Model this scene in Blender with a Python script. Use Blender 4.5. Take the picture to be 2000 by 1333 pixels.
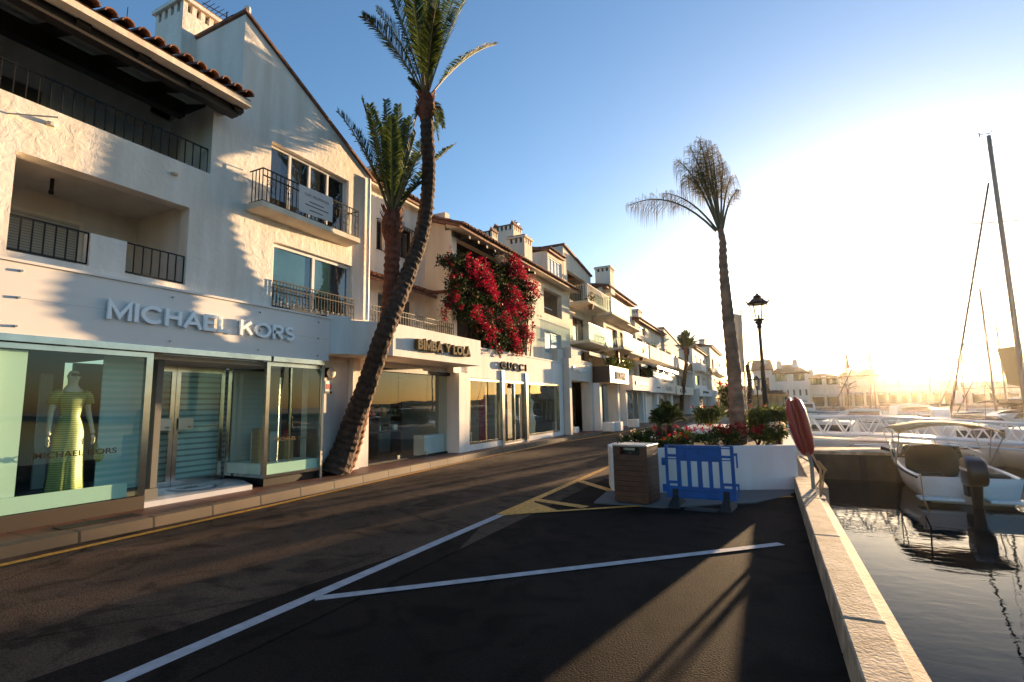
import bpy, math, random
from mathutils import Vector, Matrix
random.seed(7)
R = math.radians
S = bpy.context.scene
COL = S.collection
for _o in list(bpy.data.objects):
    bpy.data.objects.remove(_o)

# ------------------------------------------------------------------ camera, sky, sun, exposure
CM = Matrix(((0.89540875, 0.07041315, 0.43964207), (0.44488665, -0.10187904, -0.8897733), (-0.01786143, 0.99230169, -0.12254926)))
EYE = Vector((0, 0, 1.65))
cd = bpy.data.cameras.new('camera'); cam = bpy.data.objects.new('camera', cd); COL.objects.link(cam)
cam.matrix_world = Matrix.Translation(EYE) @ CM.to_4x4()
cd.sensor_width = 36; cd.lens = 18; cd.clip_start = 0.05; cd.clip_end = 12000
S.camera = cam
SUN_EL, SUN_AZ = 4.3, 12.0          # degrees above the horizon, degrees east of the street's axis (+Y)
W = bpy.data.worlds.new('World'); S.world = W; W.use_nodes = True
nt = W.node_tree
bg = nt.nodes['Background']
sky = nt.nodes.new('ShaderNodeTexSky'); sky.sky_type = 'NISHITA'; sky.sun_disc = False
sky.sun_elevation = R(SUN_EL); sky.sun_rotation = R(SUN_AZ)
sky.air_density = 1.0; sky.dust_density = 1.15; sky.ozone_density = 3.0; sky.altitude = 0
nt.links.new(sky.outputs[0], bg.inputs[0]); bg.inputs[1].default_value = 0.09
sl = bpy.data.lights.new('sun_lamp', 'SUN'); so = bpy.data.objects.new('sun_lamp', sl); COL.objects.link(so)
sl.energy = 3.6; sl.angle = R(0.7); sl.color = (1.0, 0.67, 0.36)
sdir = Vector((math.sin(R(SUN_AZ)) * math.cos(R(SUN_EL)), math.cos(R(SUN_AZ)) * math.cos(R(SUN_EL)), math.sin(R(SUN_EL))))
so.rotation_euler = sdir.to_track_quat('Z', 'Y').to_euler(); so.location = (0, 0, 60)
vs = S.view_settings
vs.view_transform = 'Standard'; vs.look = 'None'; vs.gamma = 1; vs.use_curve_mapping = False; vs.exposure = 2.4

# ------------------------------------------------------------------ survey helpers: a sight line met with a known real plane
def _ray(px, py): return CM @ Vector((px - 1000, -(py - 666.5), -1000))
def onx(px, py, x):
    r = _ray(px, py); return EYE + r * (x / r[0])
def ony(px, py, y):
    r = _ray(px, py); return EYE + r * (y / r[1])
def gnd(px, py, z=0.0):
    r = _ray(px, py); return EYE + r * ((z - 1.65) / r[2])

# ------------------------------------------------------------------ materials
def lnk(m, a, b): m.node_tree.links.new(a, b)
def mat(name, col, rough=0.7, metal=0.0, var=0.0, vscale=4.0, bump=0.0, bscale=20.0, col2=None, spec=0.5, coat=0.0, detail=4):
    m = bpy.data.materials.new(name); m.use_nodes = True
    N = m.node_tree.nodes; b = N['Principled BSDF']
    b.inputs['Base Color'].default_value = (*col, 1); b.inputs['Roughness'].default_value = rough
    b.inputs['Metallic'].default_value = metal; b.inputs['Specular IOR Level'].default_value = spec
    b.inputs['Coat Weight'].default_value = coat
    tc = N.new('ShaderNodeTexCoord')
    if var or col2:
        n = N.new('ShaderNodeTexNoise'); n.inputs['Scale'].default_value = vscale; n.inputs['Detail'].default_value = detail
        lnk(m, tc.outputs['Object'], n.inputs['Vector'])
        r = N.new('ShaderNodeValToRGB')
        c2 = col2 if col2 else tuple(max(0, c * (1 - var)) for c in col)
        r.color_ramp.elements[0].position = 0.35; r.color_ramp.elements[0].color = (*c2, 1)
        r.color_ramp.elements[1].position = 0.65; r.color_ramp.elements[1].color = (*col, 1)
        lnk(m, n.outputs['Fac'], r.inputs['Fac']); lnk(m, r.outputs['Color'], b.inputs['Base Color'])
    if bump:
        n2 = N.new('ShaderNodeTexNoise'); n2.inputs['Scale'].default_value = bscale; n2.inputs['Detail'].default_value = 5
        lnk(m, tc.outputs['Object'], n2.inputs['Vector'])
        bp = N.new('ShaderNodeBump'); bp.inputs['Strength'].default_value = bump; bp.inputs['Distance'].default_value = 0.02
        lnk(m, n2.outputs['Fac'], bp.inputs['Height']); lnk(m, bp.outputs['Normal'], b.inputs['Normal'])
    return m
def glassmat(name, tint=(0.90, 0.96, 0.94), ior=1.9, rough=0.0, clear=1.0):
    m = bpy.data.materials.new(name); m.use_nodes = True
    N = m.node_tree.nodes; N.clear()
    o = N.new('ShaderNodeOutputMaterial'); mx = N.new('ShaderNodeMixShader'); f = N.new('ShaderNodeFresnel')
    f.inputs['IOR'].default_value = ior
    g = N.new('ShaderNodeBsdfGlossy'); g.inputs['Roughness'].default_value = rough
    t = N.new('ShaderNodeBsdfTransparent'); t.inputs['Color'].default_value = (*[c * clear for c in tint], 1)
    tc = N.new('ShaderNodeTexCoord'); n = N.new('ShaderNodeTexNoise'); n.inputs['Scale'].default_value = 1.3; n.inputs['Detail'].default_value = 1
    bp = N.new('ShaderNodeBump'); bp.inputs['Strength'].default_value = 0.025; bp.inputs['Distance'].default_value = 0.05
    lnk(m, tc.outputs['Object'], n.inputs['Vector']); lnk(m, n.outputs['Fac'], bp.inputs['Height']); lnk(m, bp.outputs['Normal'], g.inputs['Normal'])
    ge = N.new('ShaderNodeNewGeometry'); iv = N.new('ShaderNodeMath'); iv.operation = 'SUBTRACT'; iv.inputs[0].default_value = 1; ml = N.new('ShaderNodeMath'); ml.operation = 'MULTIPLY'
    lnk(m, ge.outputs['Backfacing'], iv.inputs[1]); lnk(m, f.outputs[0], ml.inputs[0]); lnk(m, iv.outputs[0], ml.inputs[1])   # a thin pane mirrors on its front face only
    lnk(m, ml.outputs[0], mx.inputs[0]); lnk(m, t.outputs[0], mx.inputs[1]); lnk(m, g.outputs[0], mx.inputs[2]); lnk(m, mx.outputs[0], o.inputs[0])
    return m
def roadmat(name, col, spec, patch, cracks=True):
    m = mat(name, col, 0.92, spec=spec); N = m.node_tree.nodes; b = N['Principled BSDF']; tc = [n for n in N if n.type == 'TEX_COORD'][0]
    def noise_(sc, det, a, c, lo, hi, dis=0):
        n = N.new('ShaderNodeTexNoise'); n.inputs['Scale'].default_value = sc; n.inputs['Detail'].default_value = det; n.inputs['Distortion'].default_value = dis
        r = N.new('ShaderNodeMapRange'); r.inputs[1].default_value = a; r.inputs[2].default_value = c; r.inputs[3].default_value = lo; r.inputs[4].default_value = hi
        lnk(m, tc.outputs['Object'], n.inputs['Vector']); lnk(m, n.outputs['Fac'], r.inputs[0]); return r.outputs[0], n.outputs['Fac']
    def mul(a, c):
        q = N.new('ShaderNodeMath'); q.operation = 'MULTIPLY'; lnk(m, a, q.inputs[0]); lnk(m, c, q.inputs[1]); return q.outputs[0]
    f1, h1 = noise_(70, 3, .3, .7, .45, 1.6); f2, _ = noise_(.55, 5, .3, .7, 1 - patch, 1 + patch * .6, .8); f3, _ = noise_(1.6, 6, .36, .50, .45, 1.0, 1.5)
    f = mul(mul(f1, f2), f3)
    if cracks:
        v = N.new('ShaderNodeTexVoronoi'); v.feature = 'DISTANCE_TO_EDGE'; v.inputs['Scale'].default_value = .38
        w = N.new('ShaderNodeTexNoise'); w.inputs['Scale'].default_value = 1.4; w.inputs['Detail'].default_value = 6; mx = N.new('ShaderNodeMix'); mx.data_type = 'VECTOR'; mx.inputs[0].default_value = .3
        lnk(m, tc.outputs['Object'], w.inputs['Vector']); lnk(m, tc.outputs['Object'], mx.inputs[4]); lnk(m, w.outputs['Color'], mx.inputs[5]); lnk(m, mx.outputs[1], v.inputs['Vector'])
        r = N.new('ShaderNodeMapRange'); r.inputs[1].default_value = .002; r.inputs[2].default_value = .008; r.inputs[3].default_value = .55; r.inputs[4].default_value = 1
        lnk(m, v.outputs['Distance'], r.inputs[0]); f = mul(f, r.outputs[0])
    cm_ = N.new('ShaderNodeMix'); cm_.data_type = 'RGBA'; cm_.blend_type = 'MULTIPLY'; cm_.inputs[0].default_value = 1; cm_.inputs[6].default_value = (*col, 1)
    lnk(m, f, cm_.inputs[7]); lnk(m, cm_.outputs[2], b.inputs['Base Color'])
    bp = N.new('ShaderNodeBump'); bp.inputs['Strength'].default_value = .6; bp.inputs['Distance'].default_value = .01; lnk(m, h1, bp.inputs['Height']); lnk(m, bp.outputs['Normal'], b.inputs['Normal'])
    return m
def leafmat(name, c1, c2, transl=0.45, rough=0.6):
    m = bpy.data.materials.new(name); m.use_nodes = True
    N = m.node_tree.nodes; N.clear()
    o = N.new('ShaderNodeOutputMaterial'); mx = N.new('ShaderNodeMixShader'); mx.inputs[0].default_value = transl
    d = N.new('ShaderNodeBsdfPrincipled'); d.inputs['Roughness'].default_value = rough; d.inputs['Specular IOR Level'].default_value = 0.3
    t = N.new('ShaderNodeBsdfTranslucent'); g = N.new('ShaderNodeNewGeometry')
    r = N.new('ShaderNodeValToRGB'); r.color_ramp.elements[0].color = (*c1, 1); r.color_ramp.elements[1].color = (*c2, 1)
    lnk(m, g.outputs['Random Per Island'], r.inputs['Fac'])
    lnk(m, r.outputs['Color'], d.inputs['Base Color']); lnk(m, r.outputs['Color'], t.inputs['Color'])
    lnk(m, d.outputs[0], mx.inputs[1]); lnk(m, t.outputs[0], mx.inputs[2]); lnk(m, mx.outputs[0], o.inputs[0])
    return m
def brickmat(name, c1, c2, mortar, bw, bh, scale=1.0, rough=0.6, msize=0.01, bump=0.3, rot=0, var=0.0, vert=False):
    m = mat(name, c1, rough)
    N = m.node_tree.nodes; b = N['Principled BSDF']
    tc = [n for n in N if n.type == 'TEX_COORD'][0]
    mp = N.new('ShaderNodeMapping'); mp.inputs['Rotation'].default_value = (0, 0, rot)
    if vert: mp.inputs['Location'].default_value = (bw * .3 + 3, 0, 0)
    br = N.new('ShaderNodeTexBrick'); br.inputs['Scale'].default_value = scale
    br.inputs['Color1'].default_value = (*c1, 1); br.inputs['Color2'].default_value = (*c2, 1); br.inputs['Mortar'].default_value = (*mortar, 1)
    br.inputs['Mortar Size'].default_value = msize; br.inputs['Brick Width'].default_value = bw; br.inputs['Row Height'].default_value = bh
    if vert:
        sp = N.new('ShaderNodeSeparateXYZ'); cb = N.new('ShaderNodeCombineXYZ'); ad = N.new('ShaderNodeMath')
        lnk(m, tc.outputs['Object'], sp.inputs[0]); lnk(m, sp.outputs[0], ad.inputs[0]); lnk(m, sp.outputs[1], ad.inputs[1])
        lnk(m, ad.outputs[0], cb.inputs[0]); lnk(m, sp.outputs[2], cb.inputs[1]); lnk(m, cb.outputs[0], mp.inputs[0])
    else: lnk(m, tc.outputs['Object'], mp.inputs[0])
    lnk(m, mp.outputs[0], br.inputs['Vector'])
    src = br.outputs['Color']
    if var:
        n = N.new('ShaderNodeTexNoise'); n.inputs['Scale'].default_value = 1.7; n.inputs['Detail'].default_value = 6
        lnk(m, tc.outputs['Object'], n.inputs['Vector'])
        mm = N.new('ShaderNodeMix'); mm.data_type = 'RGBA'; mm.blend_type = 'MULTIPLY'; mm.inputs[0].default_value = var
        lnk(m, src, mm.inputs[6]); lnk(m, n.outputs['Fac'], mm.inputs[7]); src = mm.outputs[2]
    lnk(m, src, b.inputs['Base Color'])
    bp = N.new('ShaderNodeBump'); bp.inputs['Strength'].default_value = bump; bp.inputs['Distance'].default_value = 0.01; bp.invert = True
    lnk(m, br.outputs['Fac'], bp.inputs['Height']); lnk(m, bp.outputs['Normal'], b.inputs['Normal'])
    return m

def plastermat(name, col, dirt=0.16, bump=0.42, bs=6.5):
    m = mat(name, col, 0.9, spec=0.15)
    N = m.node_tree.nodes; b = N['Principled BSDF']; tc = [n for n in N if n.type == 'TEX_COORD'][0]
    n1 = N.new('ShaderNodeTexNoise'); n1.inputs['Scale'].default_value = bs; n1.inputs['Detail'].default_value = 8; n1.inputs['Roughness'].default_value = 0.6
    n1.inputs['Distortion'].default_value = 0.6
    bp = N.new('ShaderNodeBump'); bp.inputs['Strength'].default_value = bump; bp.inputs['Distance'].default_value = 0.035
    lnk(m, tc.outputs['Object'], n1.inputs['Vector']); lnk(m, n1.outputs['Fac'], bp.inputs['Height']); lnk(m, bp.outputs['Normal'], b.inputs['Normal'])
    mp = N.new('ShaderNodeMapping'); mp.inputs['Scale'].default_value = (1, 1.6, 0.22)
    n2 = N.new('ShaderNodeTexNoise'); n2.inputs['Scale'].default_value = 2.2; n2.inputs['Detail'].default_value = 6
    r = N.new('ShaderNodeValToRGB'); r.color_ramp.elements[0].position = 0.3; r.color_ramp.elements[0].color = (col[0] * (1 - dirt), col[1] * (1 - dirt * 1.15), col[2] * (1 - dirt * 1.4), 1)
    r.color_ramp.elements[1].position = 0.62; r.color_ramp.elements[1].color = (*col, 1)
    lnk(m, tc.outputs['Object'], mp.inputs[0]); lnk(m, mp.outputs[0], n2.inputs['Vector']); lnk(m, n2.outputs['Fac'], r.inputs[0]); lnk(m, r.outputs[0], b.inputs['Base Color'])
    return m

WHITE = plastermat('rough_white_plaster', (0.86, 0.79, 0.70))
WHITE2 = plastermat('smooth_white_plaster', (0.84, 0.79, 0.72), 0.12, 0.15, 9)
CREAM = plastermat('cream_plaster', (0.80, 0.70, 0.56), 0.14, 0.3)
FASC = mat('pale_fascia_panel', (0.78, 0.72, 0.67), 0.35, var=0.06, vscale=1.2)
BEIGE = plastermat('beige_render', (0.70, 0.63, 0.54), 0.12, 0.08, 12)
IRON = mat('black_iron', (0.015, 0.013, 0.012), 0.5, 0.6)
CHROME = mat('polished_steel', (0.62, 0.60, 0.57), 0.16, 1.0, var=0.15, vscale=6)
STEEL = mat('brushed_steel', (0.42, 0.40, 0.37), 0.35, 1.0)
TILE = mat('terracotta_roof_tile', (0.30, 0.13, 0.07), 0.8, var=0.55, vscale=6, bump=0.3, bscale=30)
TILEFAR = mat('orange_roof_tile', (0.42, 0.22, 0.10), 0.85, var=0.3, vscale=2)  # orange clay colour of the roofs across the harbour
WOOD = mat('dark_stained_wood', (0.02, 0.014, 0.010), 0.6, bump=0.2, bscale=40)
WOODB = mat('brown_bin_slats', (0.13, 0.042, 0.018), 0.45, var=0.35, vscale=9)
WFRAME = mat('white_window_frame', (0.75, 0.74, 0.72), 0.4)
DGLASS = mat('dark_window_glass', (0.018, 0.022, 0.024), 0.04, spec=1.0, coat=0.6)
BGLASS = mat('blue_window_glass', (0.05, 0.14, 0.17), 0.05, spec=1.0, coat=0.6, var=0.6, vscale=0.9)
LGLASS = mat('light_window_glass', (0.42, 0.50, 0.52), 0.08, spec=1.0, coat=0.5)
SHUT = brickmat('beige_roller_shutter', (0.50, 0.45, 0.36), (0.48, 0.43, 0.35), (0.2, 0.17, 0.13), 400, 0.045, rough=0.6, msize=0.006, vert=True)
GLASS = glassmat('clear_shop_glass')
GLASSM = glassmat('mint_shop_glass', (0.88, 0.96, 0.93), 1.8)
MINT = mat('frosted_mint_film', (0.72, 0.84, 0.72), 0.4)
CURT = brickmat('striped_blind', (0.50, 0.78, 0.74), (0.44, 0.72, 0.68), (0.70, 0.86, 0.82), 400, 0.10, rough=0.6, msize=0.025, vert=True)
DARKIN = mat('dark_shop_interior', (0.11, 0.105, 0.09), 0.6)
REDIN = mat('red_curtain', (0.26, 0.012, 0.012), 0.6)
WHITEP = mat('white_paint', (0.8, 0.8, 0.8), 0.4)
LETW = mat('white_letter_acrylic', (0.92, 0.94, 0.95), 0.3)
LETB = mat('brass_letters', (0.12, 0.09, 0.045), 0.8, spec=.1)
LETD = mat('dark_bronze_letters', (0.03, 0.025, 0.02), 0.8, spec=.05)
INK = mat('black_print', (0.03, 0.03, 0.03), 0.6)
ROADO = roadmat('worn_asphalt', (0.090, 0.056, 0.036), .12, .4)
ROADN = roadmat('new_black_asphalt', (0.020, 0.0135, 0.0105), .08, .4, False)
LINEW = mat('worn_white_line_paint', (0.44, 0.43, 0.45), 0.7, col2=(0.33, 0.32, 0.33), vscale=9, detail=12, bump=.3, bscale=120)
LINEY = mat('yellow_line_paint', (0.80, 0.38, 0.03), 0.6, col2=(0.45, 0.20, 0.03), vscale=16)
PAVE = brickmat('terracotta_paving', (0.20, 0.065, 0.032), (0.12, 0.045, 0.026), (0.03, 0.018, 0.012), 0.62, 0.40, rough=0.5, msize=0.018, rot=0, var=0.55)
KERBM = brickmat('kerb_stone', (0.20, 0.14, 0.085), (0.15, 0.105, 0.065), (0.02, 0.015, 0.01), 0.9, 50, rough=0.8, msize=0.018, var=0.5, rot=R(90))
STONE = mat('pale_quay_stone', (0.58, 0.43, 0.29), 0.85, col2=(0.27, 0.19, 0.12), vscale=4.5, bump=0.25, bscale=45, detail=10)
CONC = mat('dark_wet_concrete', (0.05, 0.042, 0.03), 0.8, var=0.4, vscale=3, bump=0.5, bscale=15)
LAND = mat('pale_ground', (0.22, 0.19, 0.16), 0.9, var=0.2, vscale=0.2)
HILLM = mat('dry_hillside', (0.14, 0.12, 0.07), 0.95, var=0.3, vscale=0.01)
BLUE = mat('blue_barrier_plastic', (0.002, 0.095, 0.36), 0.45, var=0.3, vscale=5, bump=.15, bscale=50)
BLACKR = mat('black_rubber', (0.012, 0.012, 0.012), 0.7)
RED = mat('red_fibreglass', (0.42, 0.018, 0.022), 0.4, coat=0.15, var=0.2, vscale=2)
GELW = mat('white_gelcoat', (0.72, 0.70, 0.66), 0.25, coat=0.3)
CANV = mat('tan_canvas', (0.34, 0.22, 0.09), 0.85)
CANVD = mat('dark_canvas', (0.018, 0.012, 0.008), 0.85)
NAVY = mat('navy_hull', (0.02, 0.03, 0.06), 0.25, coat=0.4)
MOTOR = mat('black_engine_cowl', (0.010, 0.007, 0.006), 0.3)
BARK = mat('date_palm_bark', (0.085, 0.045, 0.026), 0.95, var=0.6, vscale=9, bump=1.0, bscale=14)
BARKR = mat('reddish_palm_boot', (0.20, 0.06, 0.028), 0.9, var=0.5, vscale=12, bump=0.9, bscale=18)
BARKP = mat('smooth_ringed_palm_bark', (0.42, 0.22, 0.125), 0.9, var=0.55, vscale=5, bump=0.7, bscale=12)
PALML = leafmat('palm_frond', (0.030, 0.052, 0.010), (0.085, 0.11, 0.022), 0.35)
PALMY = leafmat('dry_palm_frond', (0.060, 0.055, 0.015), (0.17, 0.12, 0.035), 0.45)
LEAF = leafmat('shrub_leaf', (0.020, 0.040, 0.008), (0.10, 0.12, 0.018), 0.4)
PETAL = leafmat('magenta_bract', (0.14, 0.002, 0.012), (0.42, 0.009, 0.045), 0.5)
PETALR = leafmat('red_petal', (0.22, 0.005, 0.006), (0.45, 0.02, 0.02), 0.45)
LEAFD = leafmat('dark_vine_leaf', (0.010, 0.022, 0.006), (0.045, 0.055, 0.012), 0.3)
PETALW = leafmat('cream_bract', (0.65, 0.50, 0.34), (0.75, 0.62, 0.45), 0.5)
DRESS = brickmat('lime_striped_dress', (0.22, 0.28, 0.045), (0.17, 0.24, 0.035), (0.42, 0.42, 0.22), 400, 0.03, rough=0.5, msize=0.006, bump=0.1, vert=True)
SKIN = mat('beige_mannequin_skin', (0.62, 0.54, 0.42), 0.4)
SOIL = mat('planter_soil', (0.03, 0.02, 0.012), 0.95, bump=0.8, bscale=30)

# ------------------------------------------------------------------ mesh building
ORG = {}
class Fr:
    """Frame standing on the ground: u runs along a wall, d outward from it."""
    def __init__(s, x=0, y=0, a=0): s.x, s.y, s.a = x, y, R(a)
    def p(s, u, d, z):
        c, n = math.cos(s.a), math.sin(s.a)
        return (s.x + u * n + d * c, s.y + u * c - d * n, z)
class MB:
    def __init__(s): s.v = []; s.f = []
    def q(s, *pts):
        i = len(s.v); s.v += [tuple(p) for p in pts]; s.f.append(tuple(range(i, i + len(pts))))
        return s
    def hexa(s, c):
        i = len(s.v); s.v += [tuple(p) for p in c]
        for f in ((0, 3, 2, 1), (4, 5, 6, 7), (0, 1, 5, 4), (1, 2, 6, 5), (2, 3, 7, 6), (3, 0, 4, 7)):
            s.f.append(tuple(i + k for k in f))
        return s
    def box(s, fr, u0, u1, d0, d1, z0, z1):
        s.hexa([fr.p(u0, d0, z0), fr.p(u0, d1, z0), fr.p(u1, d1, z0), fr.p(u1, d0, z0), fr.p(u0, d0, z1), fr.p(u0, d1, z1), fr.p(u1, d1, z1), fr.p(u1, d0, z1)])
        return s
    def prism(s, pts, z0, z1):
        n = len(pts); i = len(s.v)
        s.v += [(p[0], p[1], z0) for p in pts] + [(p[0], p[1], z1 if len(p) < 3 else p[2]) for p in pts]
        s.f.append(tuple(i + k for k in reversed(range(n)))); s.f.append(tuple(i + n + k for k in range(n)))
        for k in range(n):
            j = (k + 1) % n; s.f.append((i + k, i + j, i + n + j, i + n + k))
        return s
    def extr(s, fr, prof, u0, u1):
        """profile of (d, z) points swept along u"""
        n = len(prof); i = len(s.v)
        s.v += [fr.p(u0, d, z) for d, z in prof] + [fr.p(u1, d, z) for d, z in prof]
        s.f.append(tuple(i + k for k in reversed(range(n)))); s.f.append(tuple(i + n + k for k in range(n)))
        for k in range(n):
            j = (k + 1) % n; s.f.append((i + k, i + j, i + n + j, i + n + k))
        return s
    def tube(s, pts, rad, n=6, cap=True, sx=1.0):
        pts = [Vector(p) for p in pts]
        rs = rad if isinstance(rad, (list, tuple)) else [rad] * len(pts)
        i0 = len(s.v); up = None
        for k, p in enumerate(pts):
            t = (pts[min(k + 1, len(pts) - 1)] - pts[max(k - 1, 0)]).normalized()
            if up is None: up = Vector((0, 0, 1)) if abs(t.z) < 0.9 else Vector((1, 0, 0))
            a = t.cross(up).normalized(); b = a.cross(t).normalized(); up = b
            for j in range(n):
                an = 2 * math.pi * j / n
                s.v.append(tuple(p + (a * math.cos(an) * sx + b * math.sin(an)) * rs[k]))
        for k in range(len(pts) - 1):
            for j in range(n):
                j2 = (j + 1) % n
                s.f.append((i0 + k * n + j, i0 + k * n + j2, i0 + (k + 1) * n + j2, i0 + (k + 1) * n + j))
        if cap:
            s.f.append(tuple(i0 + j for j in reversed(range(n)))); s.f.append(tuple(i0 + (len(pts) - 1) * n + j for j in range(n)))
        return s
    def lathe(s, c, prof, n=12, sy=1.0):
        """(r, z) profile turned about the vertical through c"""
        i0 = len(s.v)
        for r, z in prof:
            for j in range(n):
                an = 2 * math.pi * (j + 0.5) / n
                s.v.append((c[0] + r * math.cos(an), c[1] + r * math.sin(an) * sy, c[2] + z))
        for k in range(len(prof) - 1):
            for j in range(n):
                j2 = (j + 1) % n
                s.f.append((i0 + k * n + j, i0 + k * n + j2, i0 + (k + 1) * n + j2, i0 + (k + 1) * n + j))
        s.f.append(tuple(i0 + j for j in reversed(range(n)))); s.f.append(tuple(i0 + (len(prof) - 1) * n + j for j in range(n)))
        return s
    def ball(s, c, r, n=10, m=7):
        rx, ry, rz = r if isinstance(r, (list, tuple)) else (r, r, r)
        i0 = len(s.v)
        for k in range(m + 1):
            th = math.pi * k / m
            for j in range(n):
                an = 2 * math.pi * j / n
                s.v.append((c[0] + rx * math.sin(th) * math.cos(an), c[1] + ry * math.sin(th) * math.sin(an), c[2] - rz * math.cos(th)))
        for k in range(m):
            for j in range(n):
                j2 = (j + 1) % n
                s.f.append((i0 + k * n + j, i0 + k * n + j2, i0 + (k + 1) * n + j2, i0 + (k + 1) * n + j))
        return s
    def wall(s, fr, us, zs, holes=(), d=0.0, t=0.3, top=None):
        U = sorted(set([us[0], us[1]] + [h[k] for h in holes for k in (0, 1)] + list(us[2:]))); Z = sorted(set([zs[0], zs[1]] + [h[k] for h in holes for k in (2, 3)]))
        nu, nz = len(U) - 1, len(Z) - 1
        def zz(i, j): return top(U[i]) if (top and j == nz) else Z[j]
        sol = [[not any(h[0] - 1e-6 <= U[i] and U[i + 1] <= h[1] + 1e-6 and h[2] - 1e-6 <= Z[j] and Z[j + 1] <= h[3] + 1e-6 for h in holes) for j in range(nz)] for i in range(nu)]
        def S_(i, j): return 0 <= i < nu and 0 <= j < nz and sol[i][j]
        for i in range(nu):
            for j in range(nz):
                if not sol[i][j]: continue
                a = (U[i], zz(i, j)); b = (U[i + 1], zz(i + 1, j)); c = (U[i + 1], zz(i + 1, j + 1)); e = (U[i], zz(i, j + 1))
                P = lambda q, dd: fr.p(q[0], dd, q[1])
                s.q(P(a, d), P(b, d), P(c, d), P(e, d)); s.q(P(a, d - t), P(e, d - t), P(c, d - t), P(b, d - t))
                if not S_(i - 1, j): s.q(P(a, d - t), P(a, d), P(e, d), P(e, d - t))
                if not S_(i + 1, j): s.q(P(b, d), P(b, d - t), P(c, d - t), P(c, d))
                if not S_(i, j - 1): s.q(P(a, d - t), P(b, d - t), P(b, d), P(a, d))
                if not S_(i, j + 1): s.q(P(e, d), P(c, d), P(c, d - t), P(e, d - t))
        return s
    def build(s, name, m, parent=None, smooth=False, bev=0.0):
        o0 = ORG.get(parent.name, Vector((0, 0, 0))) if parent else getattr(s, 'org', Vector((0, 0, 0)))
        me = bpy.data.meshes.new(name)
        me.from_pydata([(v[0] - o0[0], v[1] - o0[1], v[2] - o0[2]) for v in s.v], [], s.f)
        for mm in (m if isinstance(m, (list, tuple)) else [m]): me.materials.append(mm)
        if smooth: me.polygons.foreach_set('use_smooth', [True] * len(me.polygons))
        me.update()
        o = bpy.data.objects.new(name, me); COL.objects.link(o)
        if parent: o.parent = parent
        else: o.location = o0
        ORG[o.name] = o0
        if smooth == 'auto' or bev:
            pass
        if bev:
            b = o.modifiers.new('bevel', 'BEVEL'); b.width = bev; b.segments = 2; b.limit_method = 'ANGLE'; b.angle_limit = R(40)
        return o
def tag(o, label=None, cat=None, group=None, kind=None):
    if label: o['label'] = label
    if cat: o['category'] = cat
    if group: o['group'] = group
    if kind: o['kind'] = kind
    return o
def thing(name, loc, label, cat, group=None):
    o = bpy.data.objects.new(name, None); COL.objects.link(o); o.location = loc; o.empty_display_size = 0.1
    ORG[o.name] = Vector(loc)
    return tag(o, label, cat, group)
def copy_tree(o, parent=None):
    c = o.copy(); COL.objects.link(c); ORG[c.name] = ORG.get(o.name, Vector((0, 0, 0)))
    if parent: c.parent = parent
    for ch in list(o.children): copy_tree(ch, c)
    return c
def place(o, loc, rz=0.0, sc=1.0, label=None):
    o.location = loc; o.rotation_euler = (0, 0, rz); o.scale = (sc, sc, sc)
    if label: o['label'] = label
    return o

def text(name, body, fr, u0, u1, z0, z1, d, m, parent, depth=0.04, bold=0.0, shear=0.0):
    cu = bpy.data.curves.new(name, 'FONT'); cu.body = body; cu.size = 1; cu.extrude = 0.5; cu.offset = bold; cu.shear = shear; cu.resolution_u = 3
    to = bpy.data.objects.new('tmp_text', cu); COL.objects.link(to)
    dg = bpy.context.evaluated_depsgraph_get(); dg.update()
    me = bpy.data.meshes.new_from_object(to.evaluated_get(dg))
    bpy.data.objects.remove(to); bpy.data.curves.remove(cu)
    xs = [v.co.x for v in me.vertices]; ys = [v.co.y for v in me.vertices]
    if not xs: return None
    ax, bx, ay, by = min(xs), max(xs), min(ys), max(ys)
    o0 = ORG[parent.name]
    for v in me.vertices:
        u = u0 + (v.co.x - ax) / (bx - ax) * (u1 - u0); z = z0 + (v.co.y - ay) / (by - ay) * (z1 - z0)
        v.co = Vector(fr.p(u, d + (v.co.z + 0.5) * depth, z)) - o0
    me.materials.append(m)
    o = bpy.data.objects.new(name, me); COL.objects.link(o); o.parent = parent; ORG[o.name] = o0
    return o

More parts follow.
